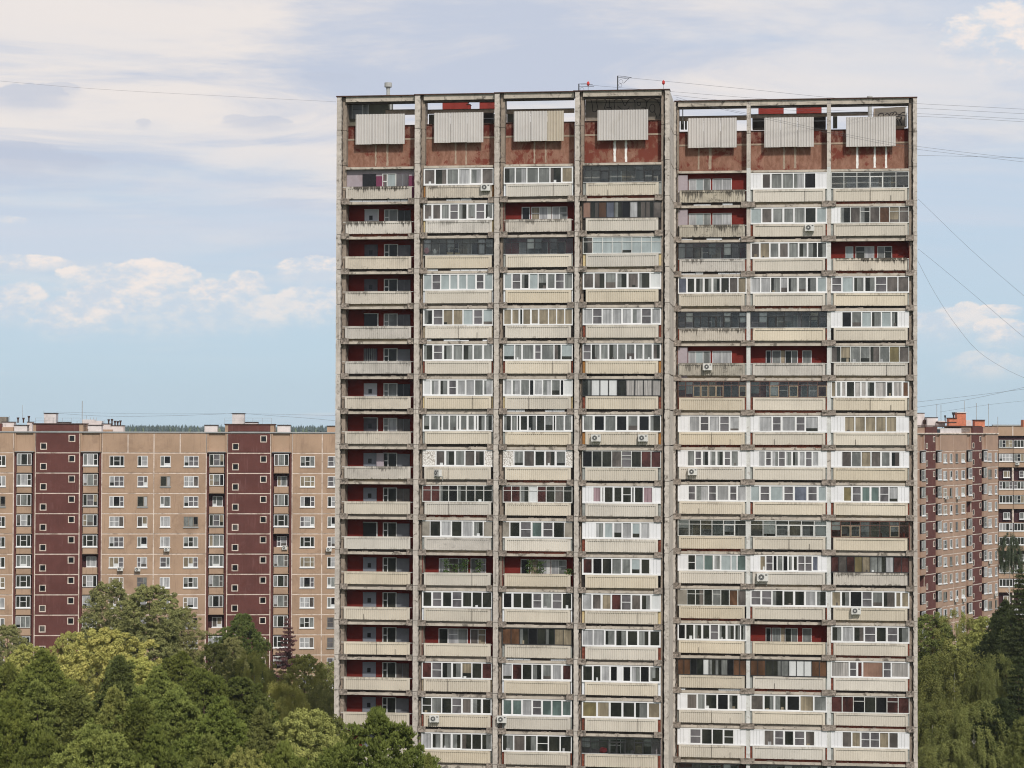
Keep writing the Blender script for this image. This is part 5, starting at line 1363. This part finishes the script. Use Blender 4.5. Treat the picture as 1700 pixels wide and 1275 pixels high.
# (px, top y, distance, half width px, kind, colour, label)
TREES = [
 (12, 1038, 262, 36, 'broad', OL, 'small olive tree at the left edge in front of the beige block'),
 (182, 966, 262, 44, 'ovate', OL, 'tall olive-green tree left of its equally tall neighbour, before the maroon stair bay'),
 (250, 972, 258, 50, 'broad', OL, 'tall olive-green tree with rounded top, right one of the pair against the beige block'),
 (303, 1010, 262, 32, 'ovate', OL, 'slim olive tree leaning right of the tall pair by the beige block'),
 (118, 1050, 236, 34, 'broad', YG2, 'yellowish tree at the foot of the first maroon stair bay'),
 (172, 1046, 222, 72, 'broad', YG, 'big round yellow-green tree below the first maroon stair bay'),
 (228, 1092, 214, 46, 'broad', YG, 'right shoulder of yellow-green foliage beside the big round yellow tree'),
 (48, 1072, 236, 44, 'broad', YG2, 'yellow-green tree at the far left behind dark pines'),
 (403, 1022, 262, 36, 'pine', PB, 'dark flat-layered pine against the second maroon stair bay'),
 (478, 1026, 262, 26, 'sparse', BR, 'dark purple-brown tree before the beige wall near the tower'),
 (300, 1083, 216, 42, 'pine', PG, 'green pine peeping over the grove below the beige block middle'),
 (354, 1068, 226, 34, 'ovate', WL, 'mid green leafy tree left of the flat-layered dark pine'),
 (385, 1058, 240, 26, 'broad', OL, 'small olive tree directly under the flat-layered dark pine'),
 (424, 1080, 226, 38, 'weep', YG2, 'yellowish birch below the second maroon stair bay'),
 (506, 1088, 226, 40, 'broad', LG, 'light green bushy tree beneath the purple-brown tree'),
 (545, 1102, 250, 30, 'ovate', OL, 'small olive tree touching the tower edge at mid height'),
 (546, 1128, 205, 42, 'weep', OL, 'drooping olive birch close against the left edge of the tower'),
 (468, 1132, 200, 44, 'weep', YG, 'drooping yellow-green birch a little left of the tower'),
 (70, 1092, 190, 56, 'pine', PG, 'dark green pine in the left grove below the maroon stair bay'),
 (8, 1102, 196, 44, 'pine', PG, 'dark pine cut by the left edge of the picture'),
 (200, 1088, 200, 44, 'young', PB, 'dark pine standing in front of the big yellow tree'),
 (262, 1118, 190, 46, 'pine', PG2, 'bright green pine right of the big yellow tree'),
 (340, 1112, 186, 50, 'pine', PG, 'broad dark pine in the centre of the left grove'),
 (400, 1128, 190, 44, 'pine', PB, 'dark pine behind the young spiky pine'),
 (130, 1138, 160, 44, 'young', PG2, 'pointed bright pine in the front left of the grove'),
 (60, 1142, 160, 46, 'young', PG2, 'pointed bright pine left of a similar pointed pine, front left grove'),
 (12, 1166, 140, 54, 'pine', PG, 'big tufted pine filling the lower left corner'),
 (188, 1152, 156, 38, 'young', PG2, 'narrow bright pine in the grove under the yellow tree'),
 (236, 1158, 152, 42, 'young', PG, 'narrow dark pine in the grove, right of a brighter narrow pine'),
 (292, 1150, 156, 52, 'pine', PG2, 'wide bright pine low in the left grove'),
 (368, 1172, 150, 54, 'pine', PG, 'wide dark pine low in the grove middle'),
 (432, 1188, 138, 40, 'young', WL, 'young spiky yellow-green pine at the lower middle of the grove'),
 (510, 1178, 146, 52, 'broad', LG, 'bright light-green leafy tree at the bottom, left of the tower'),
 (554, 1192, 160, 34, 'ovate', WL, 'leafy green tree half hidden by the big pine before the tower'),
 (158, 1206, 122, 62, 'pine', PG2, 'large tufted pine at the bottom left, nearest of the grove'),
 (80, 1222, 126, 50, 'pine', PG, 'tufted dark pine at the bottom edge far left'),
 (258, 1222, 126, 54, 'pine', PG, 'tufted dark pine at the bottom edge below the yellow tree'),
 (345, 1234, 122, 50, 'young', PG2, 'pointed pine at the bottom edge in the grove middle'),
 (470, 1238, 122, 48, 'pine', PG, 'low dark pine at the bottom edge left of the tower'),
 (404, 1246, 120, 40, 'broad', LG, 'small light green tree at the bottom edge'),
 (548, 1246, 124, 36, 'young', PG, 'low pine at the bottom edge by the tower corner'),
 (628, 1182, 112, 74, 'pine', PG, 'big dark pine standing in front of the lower left of the tower'),
 (712, 1249, 110, 13, 'young', PG2, 'little pine tip poking up before the tower, right of the big pine'),
 (1545, 1020, 262, 40, 'broad', WL, 'bushy green tree touching the right edge of the tower at treetop level'),
 (1592, 1014, 262, 48, 'weep', LG, 'light green drooping tree below the angled block'),
 (1640, 1024, 258, 40, 'broad', LG, 'light green leafy tree at the foot of the angled block, right side'),
 (1677, 884, 285, 17, 'weep', BL, 'tall slim dark tree in front of the farthest block'),
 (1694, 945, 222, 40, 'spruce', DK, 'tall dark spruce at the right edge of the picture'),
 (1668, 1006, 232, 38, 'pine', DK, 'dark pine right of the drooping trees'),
 (1586, 1074, 212, 70, 'weep', WL, 'large weeping birch right of the tower, its branches hanging low'),
 (1652, 1084, 208, 40, 'weep', WL, 'weeping birch right of the largest weeping birch'),
 (1530, 1100, 216, 42, 'weep', WL, 'weeping birch half hidden behind the tower corner'),
 (1548, 1158, 200, 50, 'weep', WL, 'low weeping birch beside the foot of the tower'),
 (1618, 1164, 198, 60, 'weep', WL, 'low drooping birch at the lower right between larger birches'),
 (1690, 1090, 204, 56, 'spruce', DK, 'black-green spruce at the lower right edge'),
 (1660, 1160, 200, 44, 'pine', DK, 'dark pine at the lower right, left of the corner tree'),
 (1704, 1190, 150, 36, 'broad', WL, 'green leafy tree in the bottom right corner'),
 (1572, 1228, 192, 54, 'weep', WL, 'birch top at the bottom edge right of the tower'),
]
tr = random.Random(21)
for i, (px, py, dist, hw, kind, colr, lab) in enumerate(TREES):
    protos = PROTO[kind]; me, Rm, Hc = protos[i % len(protos)]
    p = at(px, py, dist); hw = hw * (1.22 if (dist < 200 and px < 600) else 1.0); hwm = hw / F * dist
    root = thing({'pine': 'pine_tree', 'young': 'pine_tree', 'broad': 'leafy_tree', 'ovate': 'leafy_tree', 'weep': 'birch_tree', 'spruce': 'spruce_tree', 'sparse': 'copper_tree'}[kind], (p.x, p.y, 0), tr.uniform(0, 6.28), lab, 'tree',
                 {'pine': 'pines', 'young': 'pines', 'weep': 'drooping birches'}.get(kind, 'leafy trees'))
    s = hwm / Rm; sz = max(s, min(s * 1.6, .8)) * tr.uniform(.95, 1.1)
    n_lay = 1
    c = ob('crown', me, root, (0, 0, p.z)); c.scale = (s, s, sz); kb = tr.uniform(.86, 1.14); c.color = tuple(min(1, x * kb * tr.uniform(.96, 1.04)) for x in colr[:3]) + (1,)
    t_ = ob('trunk', TR['birch' if kind == 'weep' else 'pine'][i % 2], root, (0, 0, 0)); t_.scale = (p.z * (.45 if kind == 'weep' else .8), p.z * (.45 if kind == 'weep' else .8), p.z - (2.5 if kind == 'weep' else .5))
    low = p.z - Hc * sz
    if low > 6 and dist < 275:          # more foliage lower down for the tall ones
        c2 = ob('lower_crown', me, root, (0, 0, p.z - Hc * sz * .62), 1.7); c2.scale = (s * 1.08, s * 1.08, sz); c2.color = c.color
# shrubs and young growth under the trees that no one could count
R_ = np.random.RandomState(8)
P_ = []
for _ in range(900):
    side = R_.rand() < .72
    y_ = R_.uniform(85, 285); a_ = R_.uniform(-.26, -.075) if side else R_.uniform(.185, .26)
    P_.append((y_ * a_, y_, R_.uniform(1, 9), R_.uniform(1.2, 2.6)))
PP, NN = [], []
for x, y, z, cr in P_:
    d = unit(R_.normal(0, 1, (90, 3))); PP.append(np.array([x, y, z]) + d * cr); NN.append(d)
V, Fq = leaves(np.concatenate(PP), np.concatenate(NN), .16, 5)
us = ob('undergrowth', npmesh('undergrowth', V, Fq, ['leaf'])); us.color = (.07, .095, .035, 1); tag(us, 'dense dark green undergrowth filling the gaps below the trees', None, None, 'stuff')

# ================================================================== AIR CONDITIONERS
def ac_meshes():
    b = MB(); b.box(-.38, .38, -.14, .14, 0, .54, 'ac_white'); b.box(.16, .30, -.148, -.14, .38, .46, 'ac_grille'); m1 = b.mesh('casing')
    b = MB(); b.disc(-.10, -.150, .27, .21, 'ac_grille', 18); b.disc(-.10, -.158, .27, .225, 'ac_white', 18, .195); b.disc(-.10, -.16, .27, .06, 'ac_white', 10)
    for a in range(6):
        t_ = a * math.pi / 3; b.bar((-.10 + .06 * math.cos(t_), -.157, .27 + .06 * math.sin(t_)), (-.10 + .2 * math.cos(t_), -.157, .27 + .2 * math.sin(t_)), .012, 'slot_grey', 4)
    m2 = b.mesh('fan_grille')
    b = MB()
    for x in (-.28, .28): b.box(x - .02, x + .02, -.16, .30, -.05, 0, 'slot_grey'); b.box(x - .02, x + .02, .26, .30, -.35, -.05, 'slot_grey')
    return m1, m2, b.mesh('bracket')
ACM = ac_meshes()
def ac(fr, px, py, v, lab, group, sc=1.0, turn=0.0, mat=None):
    u_, z_ = fr.hit(px, py, v); p = fr.W(u_, v, z_ - .27 * sc)
    root = thing('air_conditioner', p, -fr.th + turn, lab, 'air conditioner', group)
    for n_, me in zip(('casing', 'fan_grille', 'wall_bracket'), ACM):
        o = ob(n_, me, root); 
    root.scale = (sc, sc, sc)
ga = 'air conditioners on the tower balconies'
for (px, py, k, lab, turn) in [(806, 311, 1, 'white air conditioner at the right end of the top-row balcony, second bay from the left', .1), (1344, 378, 5, 'white air conditioner on the second balcony down, middle bay of the right wing', .0),
        (989.5, 727, 3, 'left of two white air conditioners sharing one balcony front', 0), (1067.5, 727, 3, 'right of two white air conditioners sharing one balcony front', 0), (727, 785, 1, 'white air conditioner turned sideways below the stone-clad glazing', -.9),
        (1174, 609, 4, 'dirty air conditioner hung on an open balcony with mossy parapet', .35), (1149.5, 783, 4, 'air conditioner with dark hose on the first bay of the right wing', .2), (1266, 958, 5, 'large air conditioner at the left end of a right-wing parapet', .1),
        (1421, 1014, 6, 'white air conditioner with cable on the last bay near the right edge', .1), (721, 1193, 1, 'white air conditioner low on the second bay beside the big pine', .1), (833, 1194, 2, 'white air conditioner covering a pier at the third bay, low down', .1)]:
    ac(TW, px, py, BV[k] - .30, lab, ga, 1.0 if px != 1266 else 1.2, turn)
for (px, py, lab) in [(199.6, 944.5, 'air conditioner under a three-pane window of the left block, above the tall olive trees'), (228.5, 945, 'air conditioner at the lower left of a two-pane window of the left block'), (277, 912, 'air conditioner with a long bent hose beside a white window'), (269, 980, 'air conditioner under a window just above the olive tree top'),
                      (472.5, 909, 'air conditioner beneath a loggia of the left block'), (546, 912, 'air conditioner on the left block right beside the tower edge')]:
    ac(LB, px, py, -.42, lab, 'air conditioners on the left block')
for (px, py, lab) in [(1588, 996.5, 'air conditioner low on the angled block, left of a second one'), (1601.5, 996, 'air conditioner low on the angled block, right of a second one'), (1644.6, 933, 'white air conditioner right of the maroon stripe on the angled block'), (1654, 987, 'dark air conditioner near the far edge of the angled block'),
                      (1572, 826, 'air conditioner under the first window column of the angled block'), (1591, 826, 'air conditioner under the third window column of the angled block')]:
    ac(RB, px, py, -.35, lab, 'air conditioners on the angled block')
ac(TB, 1689, 769.5, -.30, 'small air conditioner between balcony rows on the farthest block', None)

# ================================================================== ROOF MASTS AND CABLES
def mast(px, yt, yb, v, lab, arms, k=3, rad=.045):
    u_, zt_ = TW.hit(px, yt, v); zb_ = TW.hit(px, yb, v)[1]; p = TW.W(u_, v, zb_)
    b = MB(); h_ = zt_ - zb_; b.cyl(0, 0, 0, h_, rad, rad, 'dark_metal', 6)
    root = thing('cable_mast', p, -TW.th, lab, 'mast', 'cable masts on the roof'); ob('pole', b.mesh('pole'), root)
    b = MB()
    for (x0, z0, x1, z1) in arms: b.bar((x0, 0, h_ + z0), (x1, 0, h_ + z1), .018, 'cable_black', 5)
    for (cx, cz, cr) in [(.25, -.45, .16), (.2, -.75, .13)]:
        q_ = circ(cx, cz, cr, cr, 12)
        for (a0, a1), (c0, c1_) in zip(q_[:-1], q_[1:]): b.bar((a0, 0, h_ + a1), (c0, 0, h_ + c1_), .01, 'cable_black', 4)
    ob('cable_coils', b.mesh('cable_coils'), root)
mast(1025.5, 126, 151.5, BV[3] + .5, 'taller dark mast with wire coils on the tower roof', [(0, 0, .5, -.05), (.5, -.05, 1.1, -.16), (0, -.1, .6, -.22), (.6, -.22, 1.1, -.16), (.45, -.6, .9, -.2)])
mast(961, 139, 152, BV[3] + .5, 'shorter mast with a curled wire at the step of the tower roof', [(0, -.02, .5, -.0), (.5, 0, 1.1, -.1), (0, -.2, 1.2, -.25)])
for px, yt, lab in [(976.5, 135.5, 'red obstruction lamp on a thin pole, beside the shorter roof mast'), (1101.5, 133.5, 'red obstruction lamp on a thin pole at the wing corner of the tower roof')]:
    u_, zt_ = TW.hit(px, yt, BV[3] + .6); zb_ = TW.hit(px, 150, BV[3] + .6)[1]
    root = thing('warning_lamp', TW.W(u_, BV[3] + .6, zb_), 0, lab, 'warning lamp', 'red roof warning lamps')
    b = MB(); b.cyl(0, 0, 0, zt_ - zb_ - .25, .02, .02, 'roof_edge', 6); ob('pole', b.mesh('pole'), root)
    b = MB(); z_ = zt_ - zb_ - .28; b.cyl(0, 0, z_ - .06, z_ + .04, .05, .12, 'red_lamp', 10, False); b.cyl(0, 0, z_ + .04, z_ + .2, .12, .11, 'red_lamp', 10, False); b.cyl(0, 0, z_ + .2, z_ + .3, .11, .03, 'red_lamp', 10); ob('lamp', b.mesh('lamp'), root)
def cable(pts, lab, rad=.0095, group='overhead cables'):
    """pts: (px, py, distance) knots of one hanging cable"""
    W_ = [at(*p) for p in pts]; b = MB(); sm_ = []
    for i in range(len(W_) - 1):
        p0, p1, p2, p3 = W_[max(i - 1, 0)], W_[i], W_[i + 1], W_[min(i + 2, len(W_) - 1)]
        for q_ in range(6):
            t_ = q_ / 6; sm_.append(.5 * (2 * p1 + (p2 - p0) * t_ + (2 * p0 - 5 * p1 + 4 * p2 - p3) * t_ ** 2 + (3 * p1 - p0 - 3 * p2 + p3) * t_ ** 3))
    sm_.append(W_[-1]); o_ = sm_[0].copy()
    for a, c in zip(sm_[:-1], sm_[1:]): b.bar(a - o_, c - o_, rad, 'cable_black', 5)
    o = ob('overhead_cable', b.mesh('overhead_cable'), None, o_); tag(o, lab, 'cable', group)
cable([(-60, 129, 165), (150, 147, 168), (400, 161, 172), (558, 169, 175.5)], 'single thin cable coming from the left to the top corner of the tower', .0065)
cable([(1030, 128, 171.5), (1100, 134.5, 171.5), (1240, 148, 172), (1390, 163, 172), (1523, 172, 173), (1620, 177, 174), (1760, 184.5, 176)], 'topmost long cable from the taller roof mast to the right edge')
cable([(964, 140, 171.5), (1035, 146, 172), (1120, 152.5, 173), (1240, 162, 174), (1380, 172, 175), (1523, 179.5, 176), (1760, 192, 178)], 'second long cable from the shorter mast toward the right')
cable([(1118, 158, 172.5), (1250, 172, 174), (1380, 183, 175), (1523, 188.5, 176), (1620, 193.5, 177), (1760, 201.5, 178)], 'third of the four long cables leaving the tower top to the right')
cable([(1240, 178, 175), (1380, 187, 175), (1523, 193, 176), (1620, 197.5, 177), (1760, 206, 178)], 'lowest of the four long cables leaving the tower top to the right')
cable([(1122, 161, 173), (1160, 172, 173), (1235, 187, 173), (1290, 199, 173.5), (1351, 212, 173.5), (1410, 224, 173.5), (1487, 238, 173.5), (1620, 255, 174), (1760, 270, 175)], 'upper cable crossing in front of the white corrugated screens')
cable([(1122, 165, 173), (1235, 189.5, 173), (1290, 202, 173.5), (1351, 215.5, 173.5), (1410, 227.5, 173.5), (1487, 242.5, 173.5), (1523, 248, 173.5), (1760, 276, 175)], 'lower cable crossing in front of the white corrugated screens')
cable([(1524, 258, 174), (1620, 260, 175), (1760, 264, 176)], 'short level cable leaving the tower right of the attic storey')
cable([(1524, 330, 174), (1560, 365, 175), (1620, 422, 176), (1700, 491, 178), (1760, 537, 180)], 'highest of three sagging cables right of the tower')
cable([(1524, 413, 174), (1560, 442, 175), (1620, 492, 176), (1700, 560, 178), (1760, 606, 180)], 'middle one of three sagging cables right of the tower')
cable([(1524, 434, 174), (1550, 483, 175), (1585, 537, 176), (1630, 588, 177), (1700, 627, 179), (1760, 640, 181)], 'deepest curving cable right of the tower')
cable([(1480, 672, 300), (1600, 658.5, 300), (1700, 646, 300), (1780, 635, 300)], 'upper faint cable above the far right roofs', .016)
cable([(1480, 682, 300), (1600, 664.5, 300), (1700, 643, 300), (1780, 622, 300)], 'second faint cable above the far right roofs', .016)
cable([(1560, 684, 330), (1640, 672, 330), (1700, 665.5, 330), (1780, 657, 330)], 'lowest faint cable above the far right roofs', .014)
cable([(93, 686, 306), (180, 691, 306), (290, 690, 306), (385, 686.5, 306)], 'cable strung between the two white lift rooms of the left block', .015)
cable([(406, 686.5, 306), (450, 690, 306), (520, 695, 306), (600, 703, 306)], 'cable running from the right lift room toward the tower', .015)
cable([(93, 684, 310), (250, 687, 310), (420, 687, 310), (600, 691, 310)], 'upper faint cable over the left block roof', .012)

# ================================================================== THINGS ON THE BALCONIES
def item_at(k, px, py, v): u_, z_ = TW.hit(px, py, BV[k] + v); return TW.W(u_, BV[k] + v, z_)
def plant(k, px, py, v, lab, seed, h=.9):
    p = item_at(k, px, py, v) - Vector((0, 0, .35)); h += .3; R = np.random.RandomState(seed); root = thing('potted_plant', p, 0, lab, 'plant', 'balcony plants')
    b = MB(); b.cyl(0, 0, 0, .22, .10, .14, 'brick_red', 10); b.bar((0, 0, .2), (.05, 0, h), .015, 'bark', 5); ob('pot', b.mesh('pot'), root)
    P = np.stack([R.normal(0, .16, 130), R.normal(0, .12, 130), R.uniform(.25, h, 130)], 1); V, Fq = leaves(P, R.normal(0, 1, (130, 3)) + np.array([0, 0, .5]), .095, seed, .45)
    o = ob('foliage', npmesh('foliage', V, Fq, ['leaf']), root); o.color = (.06, .095, .03, 1)
plant(1, 741, 948, .15, 'leafy plant left of centre on the open balcony of the second bay', 1, 1.0); plant(1, 757, 950, .15, 'leafy plant second from left on the open balcony of the second bay', 2, .7); plant(1, 772, 948, .15, 'leafy plant in the middle of the open balcony, second bay', 3, 1.0); plant(1, 795, 949, .15, 'leafy plant at the right of the open balcony, second bay', 4, 1.0)
plant(2, 880, 950, .15, 'tall plant at the left of the open balcony, third bay', 5, 1.05); plant(2, 897, 950, .15, 'bushy plant in the middle of the open balcony, third bay', 6, .9); plant(2, 945, 952, .1, 'small plant at the right end of the open balcony, third bay', 7, .4)
def lump(name, k, px, py, v, dims, mat, lab, cat, seed):
    p = item_at(k, px, py, v); r = random.Random(seed); b = MB(); bm_n = 10; kk = b.mi(mat); rows = 6
    for j in range(rows + 1):
        th = math.pi * j / rows
        for i in range(bm_n):
            a = 2 * math.pi * i / bm_n; q_ = 1 + r.uniform(-.16, .16); b.v.append((dims[0] * math.sin(th) * math.cos(a) * q_, dims[1] * math.sin(th) * math.sin(a) * q_, dims[2] * (1 - math.cos(th)) * (1 + r.uniform(-.08, .08))))
    for j in range(rows):
        for i in range(bm_n): b.f.append((j * bm_n + i, j * bm_n + (i + 1) % bm_n, (j + 1) * bm_n + (i + 1) % bm_n, (j + 1) * bm_n + i)); b.m.append(kk)
    o = ob(name, b.mesh(name), None, p, -TW.th); tag(o, lab, cat)
lump('stuffed_bundle', 1, 708.5, 422, .12, (.22, .12, .28), 'cloth_pink', 'pink bundle at the left end of a dark-framed glazed balcony, second bay', 'bundle', 1)
lump('white_sack', 1, 722, 423, .12, (.13, .1, .24), 'cloth_white', 'white sack beside the pink bundle in the second bay', 'sack', 2)
lump('red_bundle', 3, 1001, 1250, .12, (.32, .12, .22), 'cloth_red', 'red bundle behind the lowest dark glazing of the fourth bay', 'bundle', 3)
lump('dark_sack', 5, 1367, 545, .12, (.36, .12, .22), 'cloth_dark', 'black sack at the right end of a dark glazed balcony, right wing', 'sack', 4)
def carton(k, px, py, v, dims, mat, lab):
    p = item_at(k, px, py, v); w_, d_, h_ = dims; b = MB(); b.box(-w_ / 2, w_ / 2, 0, d_, 0, h_, mat); b.box(-w_ / 2 - .01, w_ / 2 + .01, -.01, d_ * .48, h_, h_ + .015, mat); b.box(-w_ / 2 - .01, w_ / 2 + .01, d_ * .52, d_ + .01, h_, h_ + .015, mat)
    b.box(-.02, .02, -.006, 0, 0, h_, 'slot_tan'); tag(ob('carton', b.mesh('carton'), None, p, -TW.th), lab, 'carton', 'cartons stored on balconies')
carton(1, 747, 423, .12, (.5, .3, .18), 'foam_yellow', 'pale yellow carton on the sill of the dark-framed glazing, second bay'); carton(1, 759, 423, .12, (.4, .3, .15), 'foam_yellow', 'smaller pale yellow carton right of another, second bay')
carton(0, 662, 568, 1.1, (.3, .04, .2), 'slot_white', 'white sheet lying against the fourth-bay door window'.replace('fourth-bay door', 'stair balcony')) if False else None
# washing hung behind the glazing
p = item_at(5, 1306, 905, .25); b = MB(); n = 12; r = random.Random(4)
for i in range(n):
    x0, x1 = i * .11, (i + 1) * .11; y0, y1 = .04 * math.sin(i * 1.3), .04 * math.sin((i + 1) * 1.3); b.quad((x0, y0, -.0 + .05 * math.sin(i * .5)), (x1, y1, .05 * math.sin((i + 1) * .5)), (x1, y1, .85), (x0, y0, .85), 'cloth_white')
tag(ob('bedsheet', b.mesh('bedsheet'), None, p - Vector((.7, 0, .15)), -TW.th), 'white bedsheet hung to dry behind old glazing, right wing middle bay', 'bedsheet')

# ================================================================== SUMMER HAZE
hz = bpy.data.materials.new('haze'); hz.use_nodes = True; t = NT(hz.node_tree)
for nd in list(t.n): t.n.remove(nd)
mo = t.new('ShaderNodeOutputMaterial'); pv = t.new('ShaderNodeVolumePrincipled'); pv.inputs['Density'].default_value = .00008; pv.inputs['Color'].default_value = (.86, .93, 1.0, 1); pv.inputs['Anisotropy'].default_value = .2
t.l.new(pv.outputs[0], mo.inputs['Volume']); MATS['haze'] = hz
b = MB(); b.box(-2700, 2700, -1600, 3400, -2, 100, 'haze'); tag(ob('haze', b.mesh('haze')), 'thin pale summer haze lying over the whole place', None, None, 'stuff')
